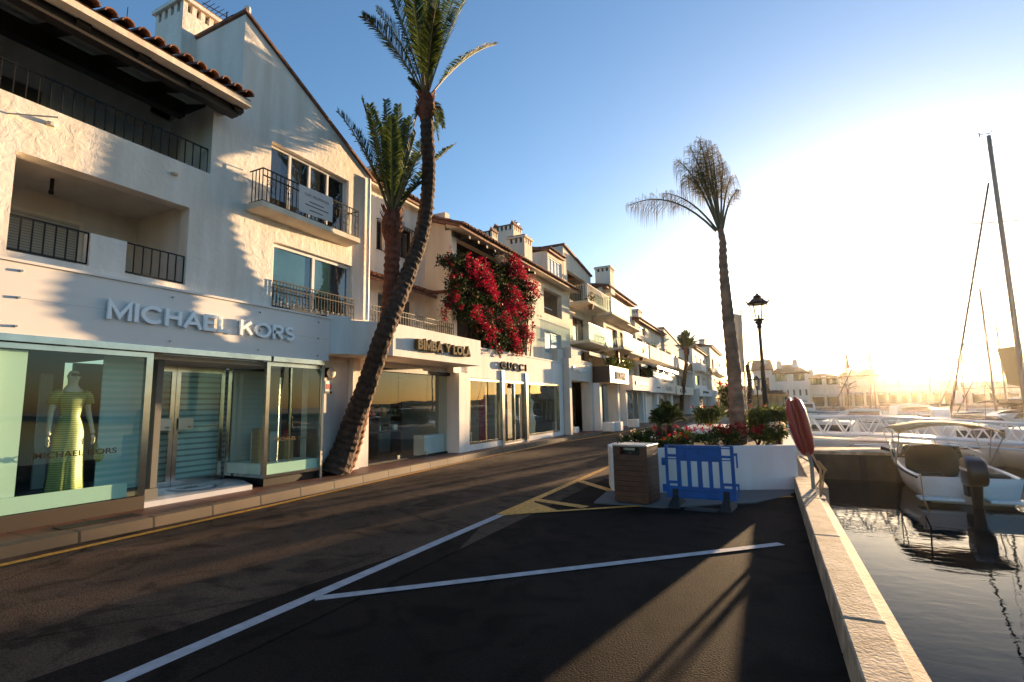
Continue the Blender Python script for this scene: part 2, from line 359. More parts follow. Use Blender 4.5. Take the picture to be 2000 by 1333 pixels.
def _arc(cx, cy, rx, ry, a0, a1, n=14): return [(cx + rx * math.cos(R(a0 + (a1 - a0) * k / n)), cy + ry * math.sin(R(a0 + (a1 - a0) * k / n))) for k in range(n + 1)]
GLY = {'I': (.0, [[(0, 0), (0, 1)]]), 'M': (.88, [[(0, 0), (0, 1), (.44, .12), (.88, 1), (.88, 0)]]), 'C': (.86, [_arc(.48, .5, .48, .5, 42, 318)]), 'H': (.66, [[(0, 0), (0, 1)], [(.66, 0), (.66, 1)], [(.04, .52), (.62, .52)]]),
       'A': (.82, [[(0, 0), (.41, 1), (.82, 0)], [(.17, .30), (.65, .30)]]), 'E': (.52, [[(.52, 1), (0, 1), (0, 0), (.52, 0)], [(.05, .52), (.47, .52)]]), 'L': (.5, [[(0, 1), (0, 0), (.5, 0)]]),
       'K': (.66, [[(0, 0), (0, 1)], [(.62, 1), (.08, .42)], [(.27, .62), (.68, 0)]]), 'O': (.98, [_arc(.49, .5, .49, .5, 90, 449, 26)]), 'R': (.62, [[(0, 0), (0, 1), (.34, 1)] + _arc(.34, .74, .26, .26, 80, -80, 8) + [(.34, .48), (.05, .48)], [(.32, .44), (.62, 0)]]),
       'S': (.56, [_arc(.29, .745, .26, .255, 38, 262, 10) + _arc(.29, .25, .27, .25, 82, -142, 10)]), 'B': (.6, [[(.34, .52), (.05, .52)], [(.3, 0), (0, 0), (0, 1), (.3, 1)] + _arc(.32, .77, .22, .23, 80, -70, 7) + _arc(.33, .26, .27, .26, 70, -85, 8)]),
       'Y': (.76, [[(0, 1), (.38, .48), (.76, 1)], [(.38, .43), (.38, 0)]]), 'U': (.64, [[(0, 1), (0, .3)] + _arc(.32, .3, .32, .3, 190, 350, 8) + [(.64, .3), (.64, 1)]]), 'G': (.9, [_arc(.48, .5, .48, .5, 42, 345) + [(.93, .46), (.55, .46)]])}
def sign_word(name, word, fr, u0, u1, z0, z1, d, m, par, depth, sw, gap=.30, split=False):
    H = z1 - z0 - sw; adv = [GLY[c][0] * H for c in word]; tot = sum(adv) + gap * H * (len(word) - 1); k_ = (u1 - u0 - sw) / tot; u = u0 + sw / 2; b = MB()
    for c, a in zip(word, adv):
        for pi_, pl in enumerate(GLY[c][1]):
            P_ = [Vector((u + p[0] * H * k_, z0 + sw / 2 + p[1] * H)) for p in pl]; L, Rr_ = [], []; e = .0006 * pi_
            for i, p in enumerate(P_):
                t0 = (p - P_[i - 1]).normalized() if i else None; t1 = (P_[i + 1] - p).normalized() if i < len(P_) - 1 else None
                t = ((t0 or t1) + (t1 or t0)); t = t.normalized() if t.length > .05 else (t0 or t1); n = Vector((t.y, -t.x)); cs = max(.45, abs(t.dot(t1 or t0)))
                ext = (-(t1) if i == 0 else (t0 if i == len(P_) - 1 else Vector((0, 0)))) * sw * (.5 if c not in 'COSG' else 0) * (1 if pi_ == 0 else 0)
                L.append(p + ext - n * sw / 2 / cs); Rr_.append(p + ext + n * sw / 2 / cs)
            for i in range(len(P_) - 1):
                q = [L[i], Rr_[i], Rr_[i + 1], L[i + 1]]; F_ = [fr.p(v.x, d + depth + e, v.y) for v in q]; K_ = [fr.p(v.x, d, v.y) for v in q]
                b.q(*F_); b.q(K_[0], K_[3], F_[3], F_[0]); b.q(K_[1], F_[1], F_[2], K_[2])
            for i, j in ((0, 1), (-1, -1)):
                A, B_ = (L[0], Rr_[0]) if i == 0 else (L[-1], Rr_[-1]); b.q(fr.p(A.x, d, A.y), fr.p(B_.x, d, B_.y), fr.p(B_.x, d + depth + e, B_.y), fr.p(A.x, d + depth + e, A.y))
        u += (a + gap * H) * k_
        if split: b.build(name, m, par); b = MB()
    return None if split else b.build(name, m, par)

def railing(fr, par, u0, u1, d, z0, z1, sp=0.11, r=0.008, ends=0.0, scroll=False, name='railing', m=None):
    b = MB()
    for z in (z0, z1) + ((z1 - 0.14,) if scroll else ()):
        b.box(fr, u0, u1, d - 0.012, d + 0.012, z - 0.010, z + 0.010)
    n = max(2, int((u1 - u0) / sp))
    for k in range(n + 1):
        u = u0 + (u1 - u0) * k / n
        b.box(fr, u - r, u + r, d - r, d + r, z0, z1)
        if scroll and k < n:
            zc = z0 + (z1 - z0) * 0.45; uc = u + sp * 0.5
            if k % 4 in (1, 2):
                b.tube([fr.p(uc + 0.045 * math.cos(t * 0.8), d, zc + 0.09 * math.sin(t * 0.8)) for t in range(9)], 0.006, 4)
                b.tube([fr.p(uc + 0.03 * math.cos(t), d, zc + 0.14 + 0.03 * math.sin(t)) for t in range(7)], 0.005, 4)
    if ends:
        for u in (u0, u1):
            for z in (z0, z1):
                b.box(fr, u - 0.012, u + 0.012, d - ends, d, z - 0.009, z + 0.009)
            for k in range(1, int(ends / sp) + 1):
                b.box(fr, u - r, u + r, d - k * sp - r, d - k * sp + r, z0, z1)
    return b.build(name, m or IRON, par)

def window(fr, par, u0, u1, z0, z1, d=-0.16, n=2, fm=None, gm=None, fw=0.05, name='window'):
    b = MB()
    b.box(fr, u0, u1, d - 0.05, d + 0.02, z1 - fw, z1); b.box(fr, u0, u1, d - 0.05, d + 0.02, z0, z0 + fw)
    for k in range(n + 1):
        u = u0 + (u1 - u0 - fw) * k / n
        b.box(fr, u, u + fw, d - 0.047, d + 0.017, z0 + fw, z1 - fw)
    w = b.build(name, fm or WFRAME, par)
    g = MB(); g.box(fr, u0 + 0.01, u1 - 0.01, d - 0.035, d - 0.02, z0 + 0.01, z1 - 0.01)
    g.build('pane', gm or DGLASS, w)
    return w

def tiles(fr, par, u0, u1, d0, z0, d1, z1, name='roof', slab=True, sp=0.22, rt=0.085, steps=4, m=None):
    """tiled roof slope from (d0,z0) down to the eave (d1,z1): rows of half-round tiles on a slab"""
    b = MB()
    if slab: b.extr(fr, [(d0, z0 - 0.12), (d1 - 0.05, z1 - 0.12), (d1 - 0.05, z1 - 0.02), (d0, z0 - 0.02)], u0, u1)
    n = int((u1 - u0) / sp)
    for k in range(n):
        uc = u0 + (k + 0.5) * (u1 - u0) / n
        for s in range(steps):
            a, c = s / steps, (s + 1) / steps + 0.02
            jz = random.uniform(-.006, .006); i0 = len(b.v)
            for q, (t, rr) in enumerate(((a, rt * 0.9), (c, rt * 1.08))):
                dd, zz = d0 + (d1 - d0) * t, z0 + (z1 - z0) * t + 0.012 * q + jz
                for w_ in (1.0, 0.78):
                    for j in range(6):
                        an = math.pi * j / 5
                        b.v.append(fr.p(uc - rr * w_ * math.cos(an), dd, zz + rr * w_ * math.sin(an)))
            for j in range(5):
                b.f.append((i0 + j, i0 + j + 1, i0 + 12 + j + 1, i0 + 12 + j))
                b.f.append((i0 + 12 + j, i0 + 12 + j + 1, i0 + 18 + j + 1, i0 + 18 + j))
                b.f.append((i0 + 6 + j, i0 + 18 + j, i0 + 18 + j + 1, i0 + 6 + j + 1))
    return b.build(name, m or TILE, par)

def chimney(fr, par, u0, u1, d0, d1, z0, z1, nh=3, m=None, spike=False):
    """plastered stack with a row of vent openings under a tiled cap"""
    h = 0.22; zc = z1 - h - 0.12
    b = MB(); b.box(fr, u0, u1, d0, d1, z0, zc)
    w = (u1 - u0) / (2 * nh + 1); wd = (d1 - d0) / (2 * nh + 1)
    for k in range(nh + 1):
        for da in (d0, d1 - wd): b.box(fr, u0 + 2 * k * w, u0 + (2 * k + 1) * w, da, da + wd, zc, zc + h)
    for k in range(1, nh):
        for ua in (u0, u1 - w): b.box(fr, ua, ua + w, d0 + 2 * k * wd, d0 + (2 * k + 1) * wd, zc, zc + h)
    if not spike: b.box(fr, u0 - 0.06, u1 + 0.06, d0 - 0.06, d1 + 0.06, zc + h, zc + h + 0.08)
    o = b.build('chimney', m or WHITE, par)
    c = MB()
    if spike:
        for side in (0, 1):
            dd = (d0 + wd / 2, d1 - wd / 2)[side]
            for k in range(nh + 1):
                uc = u0 + (2 * k + .5) * w
                c.extr(Fr(fr.x, fr.y, math.degrees(fr.a)), [(dd - wd, zc + h), (dd + wd, zc + h), (dd, zc + h + 0.2)], uc - w, uc + w)
        c.box(fr, u0, u1, d0, d1, zc + h - 0.01, zc + h + 0.05)
    else:
        c.box(fr, u0 - 0.03, u1 + 0.03, d0 - 0.03, d1 + 0.03, zc + h + 0.081, zc + h + 0.13)
    c.build('cap_tiles', TILE, o)
    MB().box(fr, u0 + w, u1 - w, d0 + wd, d1 - wd, zc + 0.002, zc + h - 0.012).build('flue', INK, o)
    return o
# ------------------------------------------------------------------ the ground, road, water, hills
F0 = Fr(0, 0, 0)
def sheet(name, pts, z, m, t=None, kind='structure', **k):
    b = MB()
    if t: b.prism(pts, z - t, z)
    else: b.q(*[(p[0], p[1], z) for p in pts])
    o = b.build(name, m); tag(o, kind=kind); return o
sheet('ground', [(-3000, -300), (0.66, -300), (0.66, 97), (3000, 97), (3000, 6000), (-3000, 6000)], -0.02, LAND, 2.0)
WATER = bpy.data.materials.new('harbour_water'); WATER.use_nodes = True
_n = WATER.node_tree.nodes; _b = _n['Principled BSDF']
_b.inputs['Base Color'].default_value = (0.006, 0.010, 0.010, 1); _b.inputs['Roughness'].default_value = 0.012; _b.inputs['IOR'].default_value = 1.13; _b.inputs['Specular IOR Level'].default_value = 0.5
_t = _n.new('ShaderNodeTexCoord'); _m = _n.new('ShaderNodeMapping'); _m.inputs['Scale'].default_value = (1.0, 1.6, 1)
_w = _n.new('ShaderNodeTexNoise'); _w.inputs['Scale'].default_value = 2.6; _w.inputs['Detail'].default_value = 4; _w.inputs['Roughness'].default_value = 0.45; _w.inputs['Distortion'].default_value = 0.4
_p = _n.new('ShaderNodeBump'); _p.inputs['Strength'].default_value = 0.06; _p.inputs['Distance'].default_value = 0.05
lnk(WATER, _t.outputs['Object'], _m.inputs[0]); lnk(WATER, _m.outputs[0], _w.inputs['Vector']); lnk(WATER, _w.outputs['Fac'], _p.inputs['Height']); lnk(WATER, _p.outputs['Normal'], _b.inputs['Normal'])
sheet('water', [(0.7, -300), (3000, -300), (3000, 97.5), (0.7, 97.5)], -0.9, WATER)
sheet('road', [(-7.93, -40), (-3.3, -40), (-3.3, 13), (-4.6, 20), (-6.2, 62), (-6.0, 98), (-8.2, 98), (-8.6, 40), (-7.95, 12)], 0.004, ROADO)
sheet('parking_area', [(-3.95, -40), (0.5, -40), (0.5, 11.2), (-4.1, 11.2)], 0.0, ROADN)
b_ = MB(); b_.q((-3.95, -40, .008), (-3.3, -40, .008), (-3.3, 5.2, .008), (-3.6, 6.2, .008), (-4.2, 2.0, .008), (-4.6, -4, .008)); tag(b_.build('asphalt_seam', ROADN), kind='structure')
sheet('quay_paving', [(-4.2, 11.2), (0.8, 11.2), (0.8, 97), (-6.0, 97), (-6.0, 62), (-5.0, 22)], 0.0, mat('grey_quay_paving', (0.14, 0.12, 0.10), 0.8, var=0.3, vscale=1.2))
sheet('street_end_paving', [(-9, 98.01), (1, 98.01), (1, 120), (-9, 120)], 0.0, ROADO)
# pavement and kerb (it bows gently)
PX = [(-40, -7.88), (0, -7.88), (5, -8.0), (9, -8.22), (15.3, -8.45), (20, -8.35), (24, -7.95), (27.5, -7.6), (34, -7.1), (47, -7.0), (62, -7.2), (98, -6.6)]
def kerb_x(y):
    for (a, xa), (c, xc) in zip(PX, PX[1:]):
        if a <= y <= c: return xa + (xc - xa) * (y - a) / (c - a)
b_ = MB(); k_ = MB(); ys = [-40, -10, 0] + [k * 1.5 for k in range(1, 66)]
for a, c in zip(ys, ys[1:]):
    xa, xc = kerb_x(a), kerb_x(c)
    b_.hexa([(-13, a, -.1), (xa - .16, a, -.1), (xc - .16, c, -.1), (-13, c, -.1), (-13, a, .14), (xa - .16, a, .14), (xc - .16, c, .14), (-13, c, .14)])
    k_.hexa([(xa - .159, a, -.1), (xa + .02, a, -.1), (xc + .02, c, -.1), (xc - .159, c, -.1), (xa - .159, a, .143), (xa - .01, a, .135), (xc - .01, c, .135), (xc - .159, c, .143)])
tag(b_.build('pavement', PAVE), kind='structure'); tag(k_.build('kerb', KERBM), kind='structure')
def line(name, pts, w, m, z=0.012):
    b = MB()
    L, Rr = [], []
    for k, p in enumerate(pts):
        a = Vector(pts[max(k - 1, 0)]); c = Vector(pts[min(k + 1, len(pts) - 1)]); t = (c - a).normalized(); n = Vector((t.y, -t.x)) * w / 2
        L.append(Vector(p) - n); Rr.append(Vector(p) + n)
    for k in range(len(pts) - 1): b.q((*L[k], z), (*Rr[k], z), (*Rr[k + 1], z), (*L[k + 1], z))
    return tag(b.build(name, m), kind='structure')
line('yellow_kerb_line', [(kerb_x(y) + .34 if y < 12 else kerb_x(y) + .3, y) for y in [-40, 0, 3, 6, 9, 12, 15, 20, 27, 40, 60]], 0.13, LINEY)
line('white_lane_line', [(-3.69, -12), (-3.70, 7.0)], 0.13, LINEW)
line('bay_line', [(-3.64, 3.42), (0.02, 6.83)], 0.11, LINEW, .010)
line('bay_line', [(-3.64, -1.0), (-0.05, 2.5)], 0.13, LINEW, .010)
line('bay_line', [(-3.64, -5.4), (-0.05, -2.0)], 0.13, LINEW, .010)
line('yellow_hatching', [(-3.72, 7.03), (-3.80, 13.6)], 0.14, LINEY, .012)
line('yellow_hatching', [(-3.62, 7.1), (0.25, 10.15)], 0.10, LINEY, .0125)
line('yellow_hatching', [(-3.70, 10.6), (-1.9, 8.8)], 0.18, LINEY, .013)
line('yellow_hatching', [(-3.70, 8.3), (-2.7, 8.0)], 0.20, LINEY, .0135)
b_ = MB(); b_.prism([(-3.70, 6.98), (-3.0, 7.6), (-3.66, 8.1)], 0.004, 0.0145); tag(b_.build('yellow_hatching', LINEY), kind='structure')
# hills
def hill(name, x0, x1, y, h, seed):
    rnd = random.Random(seed); b = MB(); n = 30; ph = [rnd.uniform(0, 6) for _ in range(4)]
    for k in range(n + 1):
        t = k / n; x = x0 + (x1 - x0) * t
        hh = h * (math.sin(math.pi * t) ** 0.7) * (0.75 + 0.15 * math.sin(5 * t + ph[0]) + 0.07 * math.sin(13 * t + ph[1]) + 0.04 * math.sin(29 * t + ph[2]))
        b.v += [(x, y, -1), (x, y + h * 1.2, hh * 0.7), (x, y + h * 2.4, hh), (x, y + h * 5, -1)]
    for k in range(n):
        for j in range(3): b.f.append((4 * k + j, 4 * k + 4 + j, 4 * k + 5 + j, 4 * k + 1 + j))
    return tag(b.build(name, HILLM, None, True), kind='structure')
hill("hill", -330, 20, 1200, 76, 3); hill("hill", -2600, -700, 1500, 260, 5); hill("hill", 900, 2600, 2600, 50, 8)
b_ = MB(); b_.ball(tuple(sdir * 9000), 62, 24, 16)
SUNM = bpy.data.materials.new('solar_disc'); SUNM.use_nodes = True
_e = SUNM.node_tree.nodes.new('ShaderNodeEmission'); _e.inputs[0].default_value = (1, .8, .5, 1); _e.inputs[1].default_value = 60
lnk(SUNM, _e.outputs[0], SUNM.node_tree.nodes['Material Output'].inputs[0])
o_ = b_.build('sun', SUNM, None, True); tag(o_, kind='structure'); o_.visible_shadow = False

# quay wall: a low stone parapet with a ledge on the water side
qw = thing('quay_wall', (0.5, 5, 0), 'low pale stone parapet wall running along the water beside the parking area', 'wall')
b_ = MB()
for k in range(14):
    y0 = 11.0 - k * 2.3; y1 = y0 - 2.27
    b_.hexa([(0.27, y1, -.9), (0.57, y1, -.9), (0.57, y0, -.9), (0.27, y0, -.9), (0.33, y1, .235), (0.57, y1, .235), (0.57, y0, .235), (0.33, y0, .235)])
b_.build('coping', STONE, qw, bev=.012)
MB().hexa([(0.571, -30, -.9), (0.70, -30, -.9), (0.70, 11, -.9), (0.571, 11, -.9), (0.571, -30, .12), (0.70, -30, .09), (0.70, 11, .09), (0.571, 11, .12)]).build('ledge', STONE, qw)
MB().box(F0, 11.0, 97, 0.62, 0.86, -1.5, 0.06).build('quay_edge', STONE, qw)
qf = MB(); qf.hexa([(0.87, 96.6, -1.5), (400, 96.6, -1.5), (400, 97.2, -1.5), (0.87, 97.2, -1.5), (0.87, 96.6, .25), (400, 96.6, .25), (400, 97.2, .25), (0.87, 97.2, .25)])
o_ = qf.build('quay_wall', STONE); tag(o_, 'far straight quay wall at the foot of the houses across the harbour', 'wall')

# ================================================================== BUILDING 1 (with the fashion shop)
XB = -8.9
FB = Fr(0, 0, 0)
B1 = thing('white_building', (XB, 6, 0), 'rough white plaster corner building with gable and chimney above the shop with large white lettering', 'building')
def gtop(y):
    if y < 6.139: return 6.0
    return 9.57 + (y - 6.14) * (7.56 - 9.57) / (9.86 - 6.14)
# front wall: lower storey, left of the pier
b_ = MB()
b_.wall(FB, (-3, 5.60), (3.55, 5.96), [(-3, -1.2, 3.80, 5.18), (0.2, 2.2, 3.80, 5.18), (2.93, 5.27, 3.80, 5.19)], XB, .25)
b_.wall(FB, (5.60, 6.14), (3.55, 7.50), [], XB, .25)
b_.wall(FB, (6.14, 9.86), (3.55, 9.0), [(6.86, 9.07, 5.50, 7.20), (7.0, 9.25, 3.74, 5.08)], XB, .25, top=gtop)
b_.box(FB, 3.86, 4.34, XB - .20, XB - .001, 3.801, 4.31)                       # solid piece of the loggia parapet
b_.box(FB, 5.60, 5.85, XB - 1.0, XB - .251, 5.9, 7.35)                         # terrace end pier
b_.hexa([(-12.4, 6.14, 6.2), (XB - .251, 6.14, 6.2), (XB - .251, 6.40, 6.2), (-12.4, 6.40, 6.2), (-12.4, 6.14, 9.57), (XB - .251, 6.14, 9.57), (XB - .251, 6.40, 9.44), (-12.4, 6.40, 9.44)])
b_.box(FB, 9.61, 9.86, -12.4, XB - .251, 0.14, 7.55)                            # flank to the recessed neighbour
b_.build('wall', WHITE, B1)
# loggia inside
b_ = MB()
b_.box(FB, 2.7, 5.6, -10.7, -10.5, 3.55, 5.9); b_.box(FB, 2.7, 2.93 - .001, -10.5, XB - .251, 3.55, 5.9); b_.box(FB, 5.271, 5.5, -10.5, XB - .251, 3.55, 5.5)
b_.box(FB, 2.931, 5.27, -10.5, XB - .251, 5.25, 5.5); b_.box(FB, 2.931, 5.27, -10.5, XB - .251, 3.5, 3.72)
b_.build('loggia', BEIGE, B1)
sh = MB(); sh.box(FB, 2.95, 4.35, -10.499, -10.46, 3.72, 4.85); s_ = sh.build('roller_shutter', SHUT, B1)
MB().box(FB, 4.351, 4.40, -10.499, -10.44, 3.72, 4.90).box(FB, 2.95, 4.35, -10.499, -10.44, 4.851, 4.90).build('shutter_frame', CREAM, s_)
MB().box(FB, 3.62, 3.66, -9.72, -9.68, 5.06, 5.249).lathe((-9.70, 3.64, 5.0), [(.02, .06), (.035, .05), (.03, 0)], 8).build('ceiling_lamp', IRON, B1)
for u0, u1 in ((2.94, 3.85), (4.35, 5.26), (0.22, 2.18)): railing(FB, B1, u0, u1, XB - .06, 3.84, 4.31, .13)
# terrace above
b_ = MB(); b_.box(FB, -3, 5.95, -10.9, -10.7, 5.5, 8.0); b_.box(FB, -3, 5.85, -10.7, XB - .251, 5.5, 5.75)
b_.box(FB, 5.86, 6.13, -11.0, -9.91, 5.75, 8.0)
b_.build('terrace', WHITE2, B1)
MB().box(FB, 1.2, 3.75, -10.699, -10.66, 5.75, 7.05).build('terrace_door', DARKIN, B1)
MB().box(FB, 3.85, 5.3, -10.699, -10.65, 5.75, 7.15).build('sliding_panel', WFRAME, B1)
railing(FB, B1, -2.9, 5.6, XB - .10, 6.0, 6.45, .135)
cb = MB(); pr = [(-3 , 5.97), (2.3, 5.97)] + [(2.3 + .75 * math.cos(t * math.pi / 16), 5.97 + .42 * math.sin(t * math.pi / 16)) for t in range(0, 9)] + [(-3, 6.39)]
n_ = len(pr); cb.v = [(-9.62, p[0], p[1]) for p in pr] + [(-9.58, p[0], p[1]) for p in pr]
cb.f = [tuple(range(n_)), tuple(reversed(range(n_, 2 * n_)))] + [(k, (k + 1) % n_, n_ + (k + 1) % n_, n_ + k) for k in range(n_)]
cb.build('rattan_screen', CANV, B1)
# terrace roof: beams, rafters, white boarding, tiles
rf = tiles(FB, B1, -3, 5.82, -12.0, 8.45, -8.12, 7.33, 'terrace_roof', slab=True, steps=9)
MB().extr(FB, [(-12.0, 8.32), (-8.30, 7.215), (-8.30, 7.16), (-12.0, 8.265)], -3, 5.8).build('boarding', WHITE2, rf)
MB().extr(FB, [(-8.30, 7.30), (-8.14, 7.26), (-8.14, 7.16), (-8.30, 7.16)], -3, 5.82).build('eave_moulding', CREAM, rf)
b_ = MB(); b_.box(FB, -3, 5.75, -8.58, -8.40, 7.02, 7.20); b_.box(FB, -3, 5.4, -9.62, -9.44, 7.12, 7.40)
for k in range(11):
    u = 5.72 - k * .80
    b_.extr(FB, [(-11.9, 8.26), (-8.33, 7.20), (-8.33, 7.10), (-8.42, 7.07), (-11.9, 8.12)], u - .085, u + .085)
b_.build('rafters', WOOD, rf)
# gable roof coping and chimney
b_ = MB(); b_.hexa([(-12.3, 6.10, 9.60), (XB + .06, 6.10, 9.60), (XB + .06, 9.90, 7.55), (-12.3, 9.90, 7.55), (-12.3, 6.10, 9.66), (XB + .06, 6.10, 9.66), (XB + .06, 9.90, 7.61), (-12.3, 9.90, 7.61)])
b_.build('gable_roof', TILE, B1)
MB().ball((XB - .05, 6.20, 9.72), (.08, .07, .10)).build('finial', WHITE, B1)
chimney(FB, B1, 5.83, 6.68, -11.5, -10.5, 7.6, 10.42, 4)
MB().box(FB, 5.45, 5.829, -11.5, -10.7, 7.6, 9.0).build('chimney_shoulder', WHITE, B1)
a_ = MB(); a_.tube([(-11.3, 7.3, 9.2), (-11.3, 7.3, 11.4)], .015, 5); a_.tube([(-11.3, 6.7, 11.2), (-11.3, 8.1, 11.35)], .012, 5)
for k in range(12): a_.tube([(-11.5, 6.75 + k * .115, 11.21 + k * .0125), (-11.1, 6.75 + k * .115, 11.21 + k * .0125)], .008, 4)
a_.build('aerial', IRON, B1)
a_ = MB(); a_.tube([(-10.4, 4.75, 7.9), (-10.4, 4.78, 9.3)], [.012, .006], 5); a_.tube([(-10.4, 4.6, 8.5), (-10.4, 4.95, 8.5)], .006, 4); a_.build('whip_aerial', IRON, B1)
# windows on the gable wall
w_ = window(FB, B1, 6.87, 9.06, 5.51, 7.19, XB - .13, 4, WFRAME, DGLASS)
w_ = window(FB, B1, 7.01, 9.24, 3.75, 5.07, XB - .10, 2, WFRAME, BGLASS, .07)
b_ = MB()
for k in range(14): b_.lathe((XB - .03, 7.08 + k * .16, 3.70), [(.03, 0), (.045, .05), (.02, .09), (.035, .13), (.03, .15)], 6)
b_.build('baluster', CREAM, B1); railing(FB, B1, 7.0, 9.3, XB + .03, 3.72, 4.25, .085, .006, 0, True)
bal = MB(); bal.hexa([(XB, 6.33, 5.50), (-8.45, 6.36, 5.53), (-8.45, 9.02, 5.53), (XB, 9.05, 5.50), (XB, 6.33, 5.64), (-8.45, 6.36, 5.64), (-8.45, 9.02, 5.64), (XB, 9.05, 5.64)])
bal = bal.build('balcony', CREAM, B1); railing(FB, bal, 6.38, 8.99, -8.49, 5.66, 6.31, .10, .007, .38, True)
dp = MB(); dp.tube([(XB + .06, 9.72, 3.8), (XB + .06, 9.72, 7.5)], .045, 8); dp.build('drainpipe', WHITEP, B1)
b_ = MB(); b_.tube([onx(13, 222, XB), onx(95, 240, XB) + Vector((.28, 0, 0))], .012, 5); b_.build('wall_bracket', CREAM, B1); b_ = MB(); b_.lathe(tuple(onx(98, 243, XB) + Vector((.02, 0, -.03))), [(.05, 0), (.06, .04), (.03, .06)], 8)
b_.build('wall_light', CREAM, B1); b_ = MB(); b_.lathe(tuple(onx(340, 340, XB) + Vector((.02, 0, -.03))), [(.05, 0), (.07, .03), (.03, .05)], 8); b_.build('wall_light', CREAM, B1)

# --- shop front of building 1: fascia with lettering, display windows, recessed entrance
XF = -8.75
fa = MB(); fa.box(FB, -3, 8.42, XF - .35, XF, 2.68, 3.63); fa.box(FB, -3, 8.44, XF - .36, XF + .03, 3.632, 3.67)
fa = fa.build('shop_fascia', FASC, B1)
sign_word('lettering', 'MICHAEL', FB, 4.05, 5.98, 3.02, 3.31, XF + .02, LETW, fa, .045, .056)
sign_word('lettering', 'KORS', FB, 6.20, 7.43, 3.02, 3.31, XF + .02, LETW, fa, .045, .056)
for u in (2.2, 3.05, 5.0, 6.65, 8.1):
    for z in (2.78, 3.16, 3.52): MB().tube([(XF, u, z), (XF + .03, u, z)], .018, 8).build('fixing', STEEL, fa)
MB().box(FB, -3, 2.86, XF, XF + .004, 3.158, 3.164).box(FB, 2.9, 8.4, XF + .0005, XF + .0025, 3.158, 3.162).build('panel_joint', STEEL, fa)
ch = MB(); ch.box(FB, -3, 6.92, -9.02, XF + .02, 2.585, 2.678); ch.box(FB, 6.98, 8.30, -9.02, XF + .02, 2.585, 2.678); ch.build('header_rail', CHROME, B1)
# left display window
BRONZE = mat('dull_bronze', (.045, .03, .018), .5, .2)
dw = MB(); XG = -8.88
dw.box(FB, 2.92, 4.82, XG - .05, XG + .03, 2.50, 2.575); dw.box(FB, 4.72, 4.82, XG - .05, XG + .03, .34, 2.50); dw.box(FB, 2.84, 2.92, XG - .05, XG + .03, .34, 2.575)
dw.box(FB, -2, 2.839, XG - .05, XG + .03, 2.50, 2.575)
dw = dw.build('display_window', CHROME, B1)
MB().box(FB, 2.92, 4.72, XG - .02, XG - .008, .345, 2.498).build('glass_pane', GLASSM, dw)
MB().box(FB, -2, 2.83, XG - .02, XG - .008, .345, 2.498).build('glass_pane', GLASSM, dw)
text('glass_lettering', 'MICHAEL', FB, 3.42, 3.98, 1.03, 1.11, XG + .001, LETD, dw, .004, .01)
text('glass_lettering', 'KORS', FB, 4.04, 4.40, 1.03, 1.11, XG + .001, LETD, dw, .004, .01)
MB().box(FB, -3, 4.82, -9.0, XG + .04, .14, .335).build('plinth', BRONZE, dw)
MB().box(FB, -2, 4.60, XG - .06, XG - .04, .345, .56).build('frosted_strip', MINT, dw)
MB().box(FB, 2.95, 3.28, XG - .10, XG - .07, .561, 2.49).build('roller_blind', MINT, dw)
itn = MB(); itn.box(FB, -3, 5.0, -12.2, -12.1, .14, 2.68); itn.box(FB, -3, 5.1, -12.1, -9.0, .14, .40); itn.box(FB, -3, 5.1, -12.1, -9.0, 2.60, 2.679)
itn.box(FB, 5.02, 5.12, -10.15, -9.08, .401, 2.59)
itn.build('shop_interior', DARKIN, B1)
MB().box(FB, 4.18, 4.34, -10.9, -10.85, .41, 2.3).box(FB, 4.55, 5.0, -11.5, -11.45, .41, 2.0).build('inner_partition', WHITEP, B1)
MB().box(FB, 4.35, 4.54, -10.3, -10.26, .41, 1.5).build('red_panel', REDIN, B1)
MB().box(FB, 3.3, 3.9, -11.2, -10.6, .41, 1.15).build('counter', IRON, B1)
MB().box(FB, 4.40, 5.01, -9.45, -9.43, .41, 2.55).build('blind', CURT, B1)
# entrance recess
XE = -10.15
b_ = MB(); b_.hexa([(XE, 4.83, .14), (-8.86, 4.83, .14), (-8.86, 6.72, .14), (XE, 7.3, .14), (XE, 4.83, .235), (-8.86, 4.83, .225), (-8.86, 6.72, .225), (XE, 7.3, .235)])
en = b_.build('entrance_floor', mat('white_marble', (0.62, 0.60, 0.60), 0.25, var=0.12, vscale=3), B1)
em = MB(); em.lathe((-9.62, 6.05, .236), [(.40, 0), (.40, .003), (.34, .003)], 24, 1.0); em = em.build('floor_emblem', STEEL, en)
MB().lathe((-9.62, 6.05, .2391), [(.35, .0), (.35, .002)], 24).build('emblem_field', WHITEP, em)
e2 = text('emblem_letters', 'MK', Fr(-9.62, 6.05, 0), -.22, .22, 0, .28, 0, STEEL, em, .003, .02)
for v in e2.data.vertices:                      # lay the letters down on the floor
    w = v.co + ORG[em.name]; v.co = Vector((-9.62 + .14 - w.z, w.y, .2422 + (w.x + 9.62))) - ORG[em.name]
MB().box(FB, 4.83, 7.45, XE, -9.03, 2.50, 2.584).build('entrance_soffit', BEIGE, B1)
